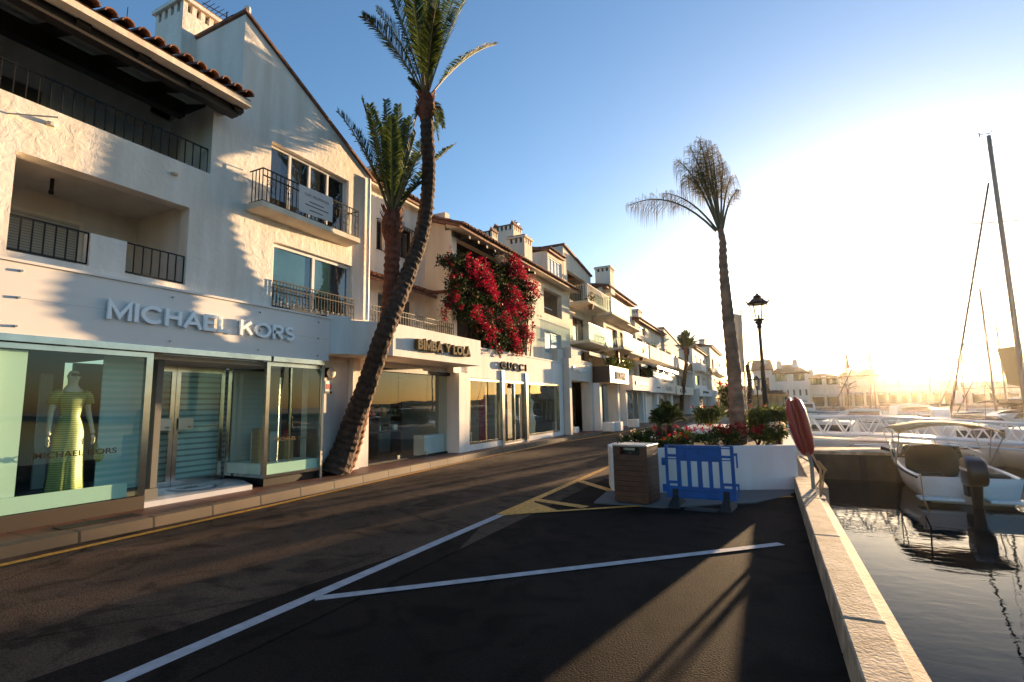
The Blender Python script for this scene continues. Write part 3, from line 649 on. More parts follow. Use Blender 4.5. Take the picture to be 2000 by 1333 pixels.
for k, (u0, u1, hside) in enumerate(((5.02, 5.93, 1), (5.94, 6.92, 0))):
    d_ = MB(); d_.box(FB, u0, u1, XE, XE + .05, 2.38, 2.50); d_.box(FB, u0, u1, XE, XE + .05, .24, .34)
    d_.box(FB, u0, u0 + .08, XE, XE + .05, .34, 2.38); d_.box(FB, u1 - .08, u1, XE, XE + .05, .34, 2.38)
    d_ = d_.build('door', CHROME, B1)
    MB().box(FB, u0 + .081, u1 - .081, XE + .02, XE + .03, .34, 2.38).build('door_glass', GLASSM, d_)
    hx = u1 - .34 if hside else u0 + .06
    hh_ = MB().box(FB, hx, hx + .28, XE + .07, XE + .09, 1.28, 1.50).build('door_handle', STEEL, d_)
    text('handle_lettering', 'MK', FB, hx + .17, hx + .25, 1.31, 1.35, XE + .091, INK, hh_, .002)
MB().box(FB, 4.9, 7.9, XE - .15, XE - .13, .24, 2.5).build('door_shutter', brickmat('grey_door_shutter', (0.78, 0.84, 0.82), (0.74, 0.80, 0.78), (0.35, 0.40, 0.38), 400, 0.11, rough=0.5, msize=0.02, vert=True), B1)
# right display window, its left pane running obliquely back to the door
rd = MB()
def pole(b, x, y, z0, z1, r=.035): b.hexa([(x - r, y - r, z0), (x + r, y - r, z0), (x + r, y + r, z0), (x - r, y + r, z0), (x - r, y - r, z1), (x + r, y - r, z1), (x + r, y + r, z1), (x - r, y + r, z1)])
pole(rd, -8.90, 6.98, .30, 2.584, .04); pole(rd, -8.90, 8.36, .30, 2.584, .025); pole(rd, XE + .03, 7.02, .24, 2.5, .04); pole(rd, -8.98, 7.62, .30, 2.584, .016)
for z in (.30, 2.50): rd.hexa([(XE, 7.06, z), (-8.92, 6.99, z), (-8.92, 7.03, z), (XE, 7.10, z), (XE, 7.06, z + .06), (-8.92, 6.99, z + .06), (-8.92, 7.03, z + .06), (XE, 7.10, z + .06)])
rd.box(FB, 7.02, 8.33, -8.92, -8.88, .30, .36); rd.box(FB, 7.02, 8.33, -8.92, -8.88, 2.50, 2.583)
rd = rd.build('display_window', CHROME, B1)
g_ = MB(); g_.box(FB, 7.02, 8.34, -8.905, -8.895, .361, 2.499); g_.q((XE, 7.08, .361), (-8.93, 7.01, .361), (-8.93, 7.01, 2.499), (XE, 7.08, 2.499)); g_.build('glass_pane', GLASSM, rd)
text('glass_lettering', 'MICHAEL', FB, 7.2, 7.73, 1.0, 1.07, -8.893, LETB, rd, .004, .01)
text('glass_lettering', 'KORS', FB, 7.79, 8.13, 1.0, 1.07, -8.893, LETB, rd, .004, .01)
MB().box(FB, 7.04, 8.34, XE, -8.93, .361, .56).build('display_floor', MINT, rd)
MB().hexa([(XE, 7.10, .14), (-8.94, 7.02, .14), (-8.94, 8.36, .14), (XE, 8.36, .14), (XE, 7.10, .30), (-8.94, 7.02, .30), (-8.94, 8.36, .30), (XE, 8.36, .30)]).build('plinth', IRON, rd)
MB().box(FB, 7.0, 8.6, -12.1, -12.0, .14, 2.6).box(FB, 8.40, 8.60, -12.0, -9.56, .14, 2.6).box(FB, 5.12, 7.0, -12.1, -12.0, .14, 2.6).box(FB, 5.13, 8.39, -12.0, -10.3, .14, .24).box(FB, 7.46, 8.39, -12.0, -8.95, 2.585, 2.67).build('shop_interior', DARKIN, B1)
MB().box(FB, 7.5, 8.0, -10.0, -9.7, .561, 1.15).build('display_table', WHITEP, rd)
MB().box(FB, 8.42, 10.36, -9.55, -9.30, .14, 3.55).build('ground_floor_wall', WHITE2, B1)
MB().box(FB, 8.36, 8.419, -9.30, -8.86, .14, 2.67).build('side_post', STEEL, B1)

MB().box(FB, 7.12, 8.35, -10.14, -10.11, .57, 2.48).build('display_backdrop', mat('pale_backdrop', (.52, .50, .42), .7), rd)
MB().box(FB, 7.15, 7.42, -9.5, -9.3, .561, 1.25).box(FB, 7.86, 8.1, -9.6, -9.4, .561, .98).build('handbag_stand', CANV, rd)
MB().ball((-9.5, 7.98, 1.10), (.07, .12, .12), 10, 7).build('handbag', REDIN, rd)
MB().tube([(-9.3, 7.62, .56), (-9.3, 7.62, 2.3)], .018, 6).build('display_pole', CHROME, rd)
# ================================================================== BUILDING 2, set back, with the gold-lettered shop
B2 = thing('white_building', (-10.4, 12, 0), 'low recessed white house between the gable building and the bougainvillea wall, above the gold-lettered shop', 'building')
X2 = -10.4
b_ = MB(); b_.wall(FB, (9.87, 14.30), (3.4, 8.38), [(11.9, 13.66, 3.72, 5.12), (11.8, 12.12, 6.45, 7.38), (12.86, 13.58, 6.48, 7.5)], X2, .25)
b_.build('wall', WHITE, B2)
for a in ((11.81, 12.11, 6.46, 7.37), (12.87, 13.57, 6.49, 7.49)):
    w_ = window(FB, B2, *a, X2 - .12, 2, WOOD, DGLASS, .04)
    railing(FB, w_, a[0] - .03, a[1] + .03, X2 + .06, a[2] - .03, a[3] + .03, .12, .008, .05, name='window_grille')
MB().box(FB, 11.91, 13.65, X2 - .2, X2 - .17, 3.72, 5.11).build('balcony_door', DARKIN, B2)
cn = tiles(FB, B2, 9.9, 14.2, X2, 5.62, X2 + .62, 5.36, 'canopy', steps=3)
MB().tube([(X2 + .5, 13.9, 5.42), (-9.35, 14.3, 5.47)], .06, 4).build('beam', mat('red_brown_beam', (.16, .04, .02), .6), B2)
MB().extr(FB, [(X2 - 3, 9.3), (X2 + .25, 8.36), (X2 + .25, 8.28), (X2 - 3, 9.22)], 9.87, 14.3).build('eave_board', CREAM, B2)
tiles(FB, B2, 9.87, 14.3, X2 - 3, 9.45, X2 + .35, 8.48, 'roof', steps=6)
chimney(FB, B2, 13.7, 14.5, -12.6, -11.8, 8.4, 10.35, 3)
# its shop: chamfered canopy box, frameless glass
sb = MB(); sb.prism([(-8.80, 8.441), (-8.56, 8.84), (-8.56, 8.86), (-9.3, 8.86), (-9.3, 8.441)], 2.86, 3.74)
sb.prism([(-8.56, 8.861), (-8.00, 9.71), (-8.00, 13.95), (-9.29, 13.95), (-9.29, 8.861)], 2.86, 3.655)
sb = sb.build('sign_box', WHITE2, B2)
FS = Fr(0, 0, 0)
for wd, a, c in (('BIMBA', 10.52, 11.62), ('Y', 11.78, 12.02), ('LOLA', 12.16, 13.10)):
    sign_word('lettering', wd, FS, a, c, 3.08, 3.35, -7.97, LETB, sb, .12, .065, .34)
sb2 = MB().box(FB, 8.87, 13.95, -9.6, -9.291, 2.70, 3.64).box(FB, 13.951, 14.7, -9.6, -9.02, 2.70, 3.60); sb2.build('upper_wall', WHITE2, B2)
MB().box(FB, 9.0, 14.2, -12.5, -9.601, 3.45, 3.64).build('terrace_slab', CREAM, B2)
MB().box(FB, 14.10, 14.72, -9.7, -8.90, .14, 2.699).build('shop_pier', WHITE2, B2)
MB().box(FB, 10.32, 14.099, -9.45, -9.25, 2.60, 2.699).build('dark_header', IRON, B2)
g_ = MB()
for a, c in ((10.37, 11.62), (11.63, 12.95), (12.96, 14.09)): g_.box(FB, a, c, -9.38, -9.365, .19, 2.60)
g_.build('glass_pane', GLASS, B2)
MB().box(FB, 10.37, 14.09, -9.42, -9.34, .14, .19).build('sill', IRON, B2)
for u in (11.625, 12.955):
    MB().box(FB, u - .05, u + .05, -9.36, -9.33, .19, .29).build('patch_fitting', STEEL, B2)
b_ = MB(); b_.box(FB, 10.2, 14.6, -11.75, -11.65, .14, 2.7); b_.box(FB, 14.10, 14.2, -12.5, -9.71, .14, 2.7); b_.box(FB, 10.2, 14.1, -12.5, -9.46, 2.62, 2.7); b_.build('shop_interior', mat('grey_shop_interior', (.35, .33, .30), .6), B2)
b_ = MB()
for z in (.9, 1.35, 1.75): b_.box(FB, 10.5, 12.6, -10.4, -10.0, z, z + .05)
for u in (10.5, 11.55, 12.55): b_.box(FB, u, u + .05, -10.4, -10.0, .15, 1.8)
b_.build('shelving', WOOD, B2)
rr = random.Random(3)
for k in range(16):
    u = 10.6 + (k % 8) * .25; z = (.95, 1.40)[k // 8]
    MB().box(FB, u, u + .16, -10.3, -10.1, z + .001, z + rr.uniform(.1, .24)).build('handbag', rr.choice([REDIN, WHITEP, CANV, LEAF]), B2)
MB().box(FB, 12.98, 14.05, -9.85, -9.45, .15, .75).build('display_plinth', WHITEP, B2)
railing(FB, B2, 9.95, 14.0, -9.05, 3.70, 4.28, .11, .008, 0, True)

# things on the white pier beside the palm
o_ = thing('wall_lamp', (-9.29, 8.95, 2.4), 'round cream wall lamp on the white pier left of the leaning palm', 'lamp')
MB().ball((-9.20, 8.95, 2.46), (.07, .12, .12), 12, 8).build('lamp_glass', CREAM, o_); MB().box(FB, 8.84, 9.06, -9.299, -9.25, 2.36, 2.58).build('back_box', IRON, o_)
o_ = thing('wall_notice', (-9.29, 8.95, 2.1), 'small red and white notice below the round wall lamp', 'notice')
MB().box(FB, 8.86, 9.06, -9.299, -9.285, 1.98, 2.28).build('board', WHITEP, o_); MB().box(FB, 8.88, 9.04, -9.285, -9.282, 2.08, 2.2).build('red_field', RED, o_); MB().box(FB, 8.86, 9.06, -9.285, -9.282, 1.98, 2.03).build('dark_strip', IRON, o_)
o_ = MB().box(FB, 8.50, 8.60, -9.299, -9.26, 1.15, 1.35).build('doorbell_panel', STEEL); tag(o_, 'small steel entry panel on the wall right of the shop window', 'entry panel')
o_ = MB().box(F0, 3.55, 4.5, -8.55, -8.28, .1415, .150).build('drain_grate', IRON); tag(o_, 'dark rectangular grate let into the brick pavement before the mannequin window', 'grate')

# ================================================================== BUILDING 3 with the bougainvillea
X3 = -9.3
B3 = thing('white_building', (X3, 20, 0), 'long plastered house with tiled eave carrying the red bougainvillea over its loggia', 'building')
b_ = MB(); b_.wall(FB, (14.28, 25.9), (3.3, 7.78), [(14.62, 20.3, 3.9, 7.40), (22.35, 24.75, 5.98, 7.22), (22.35, 24.55, 4.05, 5.12)], X3, .25, top=lambda u: 7.62)
b_.box(FB, 14.28, 14.55, -13, X3 - .251, 3.3, 8.3); b_.box(FB, 25.64, 25.89, -13, X3 - .251, 3.3, 8.3)
b_.build('wall', CREAM, B3)
b_ = MB(); b_.box(FB, 14.56, 25.6, -12, -11.8, 3.4, 7.9); b_.box(FB, 14.56, 25.6, -11.8, X3 - .252, 3.4, 3.6); b_.box(FB, 20.35, 20.55, -11.8, X3 - .252, 3.6, 7.6); b_.box(FB, 20.56, 25.6, -11.8, X3 - .252, 5.3, 5.5)
b_.build('loggia', BEIGE, B3)
MB().box(FB, 14.6, 20.3, -11.79, -11.75, 3.7, 7.5).build('painted_loggia_shade', DARKIN, B3)  # dark sheet standing in for the shade deep inside the loggia
MB().box(FB, 22.36, 24.74, X3 - .6, X3 - .56, 6.5, 6.56).build('handrail', WHITEP, B3)
window(FB, B3, 22.36, 24.54, 4.06, 5.11, X3 - .12, 2, WFRAME, LGLASS)
b_ = MB()
for k in range(10): b_.extr(FB, [(X3 - 1.5, 7.86), (X3 + .45, 7.46), (X3 + .45, 7.36), (X3 - 1.5, 7.74)], 14.7 + k * .62, 14.82 + k * .62)
b_.box(FB, 14.3, 20.4, X3 - .1, X3 + .1, 7.42, 7.55); b_.build('rafters', WOOD, B3)
MB().extr(FB, [(X3 - .1, 7.80), (X3 + .5, 7.62), (X3 + .5, 7.54), (X3 - .1, 7.66)], 14.1, 25.95).build('eave_moulding', CREAM, B3)
tiles(FB, B3, 14.0, 25.97, -13, 9.2, X3 + .58, 7.66, 'roof', steps=8)
MB().box(FB, 14.6, 20.5, -12, X3 - .26, 7.42, 7.5).build('loggia_ceiling', WOOD, B3)
chimney(FB, B3, 20.6, 21.5, -11.0, -10.0, 8.3, 10.05, 4, CREAM, True)
chimney(FB, B3, 19.5, 20.3, -9.75, -8.95, 7.6, 8.95, 3, CREAM)
chimney(FB, B3, 18.9, 19.4, -10.9, -10.2, 8.3, 9.25, 3, CREAM, True)
dm = MB(); XD = -9.6
dm.box(FB, 23.7, 25.88, -14, XD - .26, 7.9, 9.45); dm.wall(FB, (23.7, 25.88), (7.9, 9.45), [(23.85, 25.75, 8.25, 9.2)], XD, .25); dm = dm.build('dormer', CREAM, B3)
window(FB, dm, 23.86, 25.74, 8.26, 9.19, XD - .06, 4, WFRAME, LGLASS); tiles(FB, dm, 23.6, 25.93, -12, 9.95, XD + .2, 9.52, 'dormer_roof', steps=5)

# grey shop with dark metal letters
XGU = -8.95
G = MB(); G.wall(FB, (14.73, 23.65), (.14, 3.6), [(14.8, 17.05, .34, 2.57), (17.3, 19.2, .19, 2.55), (19.4, 23.1, .34, 2.55)], XGU, .25); G.box(FB, 14.73, 23.65, XGU - .25, XGU + .03, 3.601, 3.66)
G.box(FB, 14.7, 25.9, -11, XGU - .251, 3.3, 3.56); G = G.build('shop_front', WHITE2, B3)
sign_word('letter', 'GUCCI', FB, 16.9, 19.15, 2.98, 3.26, XGU + .06, LETD, G, .08, .055, .5, True)
for a, c, z0 in ((14.8, 17.05, .34), (17.3, 19.2, .19), (19.4, 23.1, .34)):
    w_ = MB(); w_.box(FB, a, c, XGU - .12, XGU + .01, 2.47, 2.55); w_.box(FB, a, c, XGU - .12, XGU + .01, z0, z0 + .07)
    w_.box(FB, a, a + .05, XGU - .12, XGU + .01, z0 + .07, 2.47); w_.box(FB, c - .05, c, XGU - .12, XGU + .01, z0 + .07, 2.47)
    if z0 < .3: w_.box(FB, 18.22, 18.28, XGU - .12, XGU + .005, .26, 2.47)
    w_ = w_.build('display_window' if z0 > .3 else 'door', CHROME, B3); MB().box(FB, a + .051, c - .051, XGU - .07, XGU - .055, z0 + .07, 2.47).build('glass_pane', GLASS, w_)
    if z0 < .3:
        for u in (18.05, 18.45): MB().tube([(XGU + .02, u, .9), (XGU + .09, u, .9), (XGU + .09, u, 1.9), (XGU + .02, u, 1.9)], .022, 6).build('door_handle', CHROME, w_)
for u in (17.08, 19.22): MB().box(FB, u, u + .19, XGU + .002, XGU + .07, .15, 2.92).build('steel_pilaster', CHROME, B3)
MB().box(FB, 14.9, 23.2, -10.55, -10.5, .14, 2.6).build('display_backdrop', mat('dim_cream_backdrop', (.30, .24, .18), .8), B3)
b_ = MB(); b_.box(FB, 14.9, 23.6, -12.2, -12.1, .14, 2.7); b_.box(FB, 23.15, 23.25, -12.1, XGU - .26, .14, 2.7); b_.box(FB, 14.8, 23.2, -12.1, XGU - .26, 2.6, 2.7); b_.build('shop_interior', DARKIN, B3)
MB().box(FB, 16.3, 16.9, -9.45, -9.40, .2, 2.5).box(FB, 18.5, 19.1, -9.45, -9.40, .2, 2.5).build('red_curtain', REDIN, B3)
MB().box(FB, 15.3, 15.9, -9.9, -9.5, .62, .68).tube([(-9.52, 15.33, .2), (-9.52, 15.33, .62)], .02, 4).tube([(-9.52, 15.87, .2), (-9.52, 15.87, .62)], .02, 4).build('display_stool', WHITEP, B3)
b_ = MB(); b_.lathe((-9.6, 21.0, .34), [(.25, 0), (.3, .5), (.16, 1.1), (.24, 1.4), (.08, 1.6), (.1, 1.85)], 12); b_.build('draped_coat', CREAM, B3)

# ================================================================== the row beyond
def house(name_label, y0, y1, xw, floors, ztop, wallm, roof='tile', holes=(), balc=(), chim=(), gable=0.0, shop=None, awn=(), depth=4.0):
    """a terrace house: holes = windows/loggias (u0,u1,z0,z1,kind), balc = slabs (u0,u1,z,out,kind)"""
    t = thing('white_building', (xw, (y0 + y1) / 2, 0), name_label, 'building')
    tf = (lambda u: ztop + gable * (1 - (u - y0) / (y1 - y0))) if gable else None
    b = MB(); b.wall(FB, (y0, y1), (2.9, ztop), [h[:4] for h in holes], xw, .25, top=tf)
    b.box(FB, y0, y0 + .2, xw - depth, xw - .251, .1, ztop + max(gable, 0) - .02); b.box(FB, y1 - .2, y1, xw - depth, xw - .251, .1, ztop - .02)
    b.build('wall', wallm, t)
    MB().box(FB, y0 + .201, y1 - .201, xw - 2.2, xw - 2.0, 2.9, ztop - .05).box(FB, y0 + .201, y1 - .201, xw - 2, xw - .252, 2.95, 3.1).build('inner_wall', BEIGE, t)
    for h in holes:
        if h[4] == 'w': window(FB, t, h[0] + .01, h[1] - .01, h[2] + .01, h[3] - .01, xw - .12, 2 if h[1] - h[0] < 2.4 else 4, WFRAME, DGLASS)
        if h[4] == 'l': window(FB, t, h[0] + .01, h[1] - .01, h[2] + .01, h[3] - .01, xw - .12, 3, WFRAME, LGLASS)
        if h[4] == 'd': window(FB, t, h[0] + .01, h[1] - .01, h[2] + .01, h[3] - .01, xw - .15, 2, WOOD, DGLASS)
    for (u0, u1, z, out, k) in balc:
        s = MB().extr(FB, [(xw + .001, z), (xw + out, z), (xw + out, z - .10), (xw + .001, z - .18)], u0, u1).build('balcony', CREAM, t)
        if k == 'r': railing(FB, s, u0 + .03, u1 - .03, xw + out - .05, z + .06, z + .92, .13, .010, out - .1)
        if k == 'g':
            g = MB(); g.box(FB, u0 + .03, u1 - .03, xw + out - .06, xw + out - .045, z + .04, z + .9); g.box(FB, u0 + .03, u0 + .045, xw + .05, xw + out - .061, z + .04, z + .9); g.build('glass_screen', GLASS, s)
            MB().box(FB, u0 + .02, u1 - .02, xw + out - .07, xw + out - .035, z + .901, z + .94).build('handrail', WHITEP, s)
        if k == 'p':
            MB().box(FB, u0 + .01, u1 - .01, xw + out - .12, xw + out - .002, z + .001, z + .88).box(FB, u0 + .01, u0 + .12, xw + .002, xw + out - .121, z + .001, z + .88).build('parapet', WHITE2, s)
    if roof == 'tile':
        if gable:
            MB().hexa([(xw - depth, y0 - .05, ztop + gable + .02), (xw + .12, y0 - .05, ztop + gable + .02), (xw + .12, y1 + .05, ztop + .02), (xw - depth, y1 + .05, ztop + .02), (xw - depth, y0 - .05, ztop + gable + .12), (xw + .12, y0 - .05, ztop + gable + .12), (xw + .12, y1 + .05, ztop + .12), (xw - depth, y1 + .05, ztop + .12)]).build('roof', TILE, t)
        else: tiles(FB, t, y0 - .1, y1 + .1, xw - depth, ztop + .9, xw + .4, ztop + .05, 'roof', steps=3, sp=.28, rt=.11)
    for c in chim: chimney(FB, t, *c, 3, CREAM)
    for (u0, u1, z, out, m_) in awn:
        MB().hexa([(xw + .01, u0, z - .06), (xw + out, u0, z - .42), (xw + out, u1, z - .42), (xw + .01, u1, z - .06), (xw + .01, u0, z), (xw + out, u0, z - .36), (xw + out, u1, z - .36), (xw + .01, u1, z)]).hexa([(xw + out, u0, z - .55), (xw + out + .02, u0, z - .55), (xw + out + .02, u1, z - .55), (xw + out, u1, z - .55), (xw + out, u0, z - .36), (xw + out + .02, u0, z - .36), (xw + out + .02, u1, z - .36), (xw + out, u1, z - .36)]).build('awning', m_, t)
    return t
def shopfront(t, y0, y1, x, z0, z1, m, sign, u0, u1, lm, zs=None, kind='glass', side=None, th=.10, xback=None, shear=0.0):
    """sign band (x is its street face) and what is under it"""
    xb = xback if xback is not None else x - 1.0
    b = MB(); b.box(FB, y0, y1, xb, x, z0, z1); s = b.build('shop_sign', m, t)
    if side: MB().box(FB, y0 - .012, y0 - .001, xb, x - .01, z0 + .01, z1 - .01).build('sign_end_panel', side, s)
    if sign: text('lettering', sign, FB, u0, u1, zs[0], zs[1], x + .01, lm, s, th * .5, .012, shear)
    MB().box(FB, y0, y0 + .35, xb - .3, xb + .35, .14, z0 - .002).build('shop_pier', WHITE2, t)
    MB().box(FB, y1 - .35, y1, xb - .3, xb + .35, .14, z0 - .002).build('shop_pier', WHITE2, t)
    if kind == 'glass':
        window(FB, t, y0 + .36, y1 - .36, .3, z0 - .03, xb, 3, CHROME, DGLASS, .06, 'display_window')
        MB().box(FB, y0 + .36, y1 - .36, xb - .1, xb + .05, .14, .3).build('plinth', STEEL, t)
    elif kind == 'shut': MB().box(FB, y0 + .36, y1 - .36, xb - .02, xb + .03, .14, z0 - .03).build('roller_shutter', WHITESH, t)
    elif kind == 'dark': MB().box(FB, y0 + .36, y1 - .36, xb - .6, xb - .55, .14, z0 - .03).build('dark_entrance', DARKIN, t)
    return s
WHITESH = brickmat('white_roller_shutter', (0.66, 0.63, 0.56), (0.62, 0.59, 0.53), (0.35, 0.33, 0.3), 50, .1, rough=.5, msize=.012, vert=True)
DBROWN = mat('dark_brown_panel', (.035, .022, .018), .35)
GOLDP = mat('honey_stone_panel', (.60, .46, .27), .6, var=.2, vscale=3)

B4 = house('pale gabled house with railed corner balconies directly beyond the bougainvillea house', 26.0, 30.9, -9.6, 3, 9.6, CREAM, gable=.75,
    holes=[(26.6, 29.8, 7.45, 9.1, 'o'), (27.2, 29.4, 5.2, 6.6, 'd'), (27.0, 29.6, 3.7, 4.7, 'w')],
    balc=[(26.3, 30.7, 7.2, 1.25, 'r'), (26.2, 30.6, 5.0, 1.3, 'g')], awn=[(26.3, 28.6, 4.75, 1.2, CREAM), (28.9, 30.8, 4.75, 1.2, CREAM)])
s_ = shopfront(B4, 23.7, 27.35, -8.62, 2.78, 3.86, BEIGE, 'Ferragamo', 24.2, 26.3, WHITEP, (3.18, 3.5), 'none', xback=-9.5, shear=.3)
MB().box(FB, 23.7, 24.0, -9.3, -8.622, .14, 2.779).build('shop_pier', BEIGE, B4)
b_ = MB(); b_.box(FB, 27.0, 27.35, -12, -8.62, .14, 2.779); b_.box(FB, 24.0, 27.0, -12, -11.8, .14, 2.9); b_.build('recess_wall', BEIGE, B4)
pf = MB().box(FB, 26.9, 26.96, -11.3, -9.5, .5, 2.5).build('poster_frame', WOOD, B4)
MB().box(FB, 26.87, 26.899, -11.2, -9.6, .6, 2.4).build('poster', DARKIN, pf); MB().ball((-10.5, 26.86, 1.8), (.45, .01, .45), 14, 8).build('red_shape', REDIN, pf); MB().ball((-10.3, 26.855, 1.1), (.28, .01, .55), 14, 8).build('white_shape', BEIGE, pf)
MB().box(FB, 24.1, 25.6, -9.5, -8.63, 3.861, 4.45).box(FB, 23.2, 24.0, -10.2, -9.0, 3.57, 4.3).build('planter_box', BEIGE, B4)

B5 = house('tall pale house with wide chimney, penthouse terrace and deep concrete balconies', 31.0, 38.8, -8.9, 3, 8.9, CREAM,
    holes=[(31.6, 33.4, 7.2, 8.7, 'l'), (34.4, 37.6, 7.2, 8.5, 'l'), (31.6, 34.2, 5.1, 6.5, 'd'), (35.0, 36.2, 5.1, 6.5, 'd'), (36.9, 38.2, 5.1, 6.4, 'o'), (31.8, 37.6, 3.3, 4.4, 'w')],
    balc=[(29.6, 34.2, 7.0, .95, 'g'), (34.3, 38.6, 7.0, .7, 'x'), (29.9, 32.4, 4.9, 1.5, 'g'), (32.6, 38.6, 4.9, 1.2, 'r')], chim=[(31.6, 32.6, -9.5, -8.5, 8.6, 10.4)],
    awn=[(36.6, 38.6, 4.7, 1.0, CREAM)])
MB().box(FB, 34.0, 34.6, -8.899, -8.6, 3.6, 4.6).build('white_niche', WHITEP, B5)
shopfront(B5, 27.45, 31.6, -7.62, 2.74, 3.66, GOLDP, 'LOEWE', 28.6, 30.8, BEIGE, (2.95, 3.4), 'dark', DBROWN, xback=-8.6)
shopfront(B5, 32.8, 38.2, -7.66, 2.42, 3.36, WHITE2, 'BLUMARINE', 33.6, 37.2, INK, (2.78, 3.02), 'glass', FASC, xback=-8.5)
shopfront(B5, 38.22, 43.0, -7.66, 2.35, 3.45, WHITE2, 'boutique', 40.8, 42.0, INK, (2.7, 2.8), 'shut', xback=-8.4)
# roof-terrace greenery is separate, below
B6 = house('pale three-storey house with white parapet balconies and a long balustrade over its shops', 38.9, 50.0, -8.7, 3, 7.9, CREAM,
    holes=[(39.4, 41.2, 5.3, 6.6, 'o'), (42, 44, 5.3, 6.6, 'w'), (45, 47, 5.3, 6.6, 'o'), (47.6, 49.4, 5.3, 6.6, 'w'), (39.6, 48.8, 3.5, 4.5, 'd'), (40.2, 42.6, 7.0, 7.7, 'w')],
    balc=[(39.0, 43.4, 5.0, 1.0, 'p'), (43.6, 49.8, 5.0, 1.0, 'p')], chim=[(45.4, 46.9, -10.6, -9.8, 7.9, 9.9)], awn=[(39.4, 41.5, 4.7, 1.4, WHITEP), (41.9, 44, 4.7, 1.4, WHITEP), (44.4, 46.6, 4.7, 1.4, WHITEP), (47, 49.4, 4.7, 1.4, WHITEP)])
shopfront(B6, 43.02, 50.0, -7.7, 2.35, 3.28, CREAM, 'MODA', 45.2, 48.0, BEIGE, (2.6, 2.95), 'glass', xback=-8.4)
b_ = MB()
for k in range(26): b_.lathe((-7.85, 40.6 + k * .36, 3.46), [(.05, 0), (.08, .12), (.04, .3), (.07, .52), (.05, .58)], 6)
b_.box(FB, 40.4, 49.9, -7.95, -7.75, 4.04, 4.12); b_.build('balustrade', WHITEP, B6)
B7 = house('pale house with tiled gable roof and stepped balconies behind the slim far palm', 50.1, 63.0, -8.5, 3, 7.6, CREAM,
    holes=[(51, 53.6, 5.2, 6.5, 'o'), (54.6, 57, 5.2, 6.5, 'w'), (58, 61.5, 5.2, 6.5, 'o'), (51, 54, 3.3, 4.4, 'w'), (56, 61, 3.3, 4.4, 'd')],
    balc=[(50.6, 57.4, 4.95, .9, 'p'), (57.8, 62.8, 4.95, .9, 'r')], chim=[(56, 57.4, -10.4, -9.5, 7.8, 9.6)], gable=1.0)
shopfront(B7, 50.1, 63, -7.6, 2.3, 3.1, CREAM, 'CAFE', 52, 56, INK, (2.5, 2.85), 'dark', xback=-8.4)
B8 = house('grey-white stepped block with small square windows beyond the slim far palm', 63.1, 78.0, -7.6, 3, 8.0, WHITE2,
    holes=[(64.5, 67, 6.0, 7.2, 'w'), (69, 72, 6.0, 7.2, 'w'), (74, 76.6, 6.0, 7.2, 'o'), (65, 69, 3.6, 4.8, 'd'), (71, 76, 3.6, 4.8, 'w')],
    balc=[(64, 70, 5.3, .8, 'p'), (72, 77.6, 5.3, .8, 'r')], chim=[(66, 67.4, -9.5, -8.6, 8.2, 9.9), (74, 75.2, -9.4, -8.6, 8.2, 9.4)])
shopfront(B8, 63.1, 78, -7.0, 2.2, 3.1, WHITE2, 'JOYERIA', 66, 73, INK, (2.5, 2.85), 'glass', xback=-7.5)
B9 = house('last cream block of the street row with small balconies on its end', 78.1, 97.0, -7.0, 3, 9.4, CREAM,
    holes=[(80, 83, 6.4, 7.8, 'o'), (86, 89, 6.4, 7.8, 'w'), (92, 95, 6.4, 7.8, 'o'), (80, 84, 3.8, 5.0, 'w'), (88, 94, 3.8, 5.0, 'd')],
    balc=[(79, 85, 5.7, .8, 'r'), (87, 96, 5.7, .8, 'r')], chim=[(84, 85.4, -9, -8.2, 9.4, 11.2)])
shopfront(B9, 78.1, 97, -6.6, 2.2, 3.1, WHITE2, 'ZAPATOS', 82, 92, INK, (2.5, 2.85), 'glass', xback=-7.0)

# white block planters on the pavement
for k, (px, py, lb) in enumerate([(1118, 846, 'small white block on the kerb beside the grey shop corner'), (1190, 843, 'white cube block on the pavement before the dark brown entrance'), (1205, 842, 'white cube block right of its twin near the dark brown entrance'), (1238, 835, 'white cube block beside the closed white shutter')]):
    p = gnd(px, py, .14); o_ = MB(); o_.org = Vector((p.x, p.y, .14)); o_.box(Fr(p.x, p.y, 0), -.28, .28, -.28, .28, .144, .62 if k else .45)
    o_ = o_.build('stone_block', WHITE2, None, bev=.03); tag(o_, lb, 'block', 'white blocks on the pavement')
from mathutils import noise
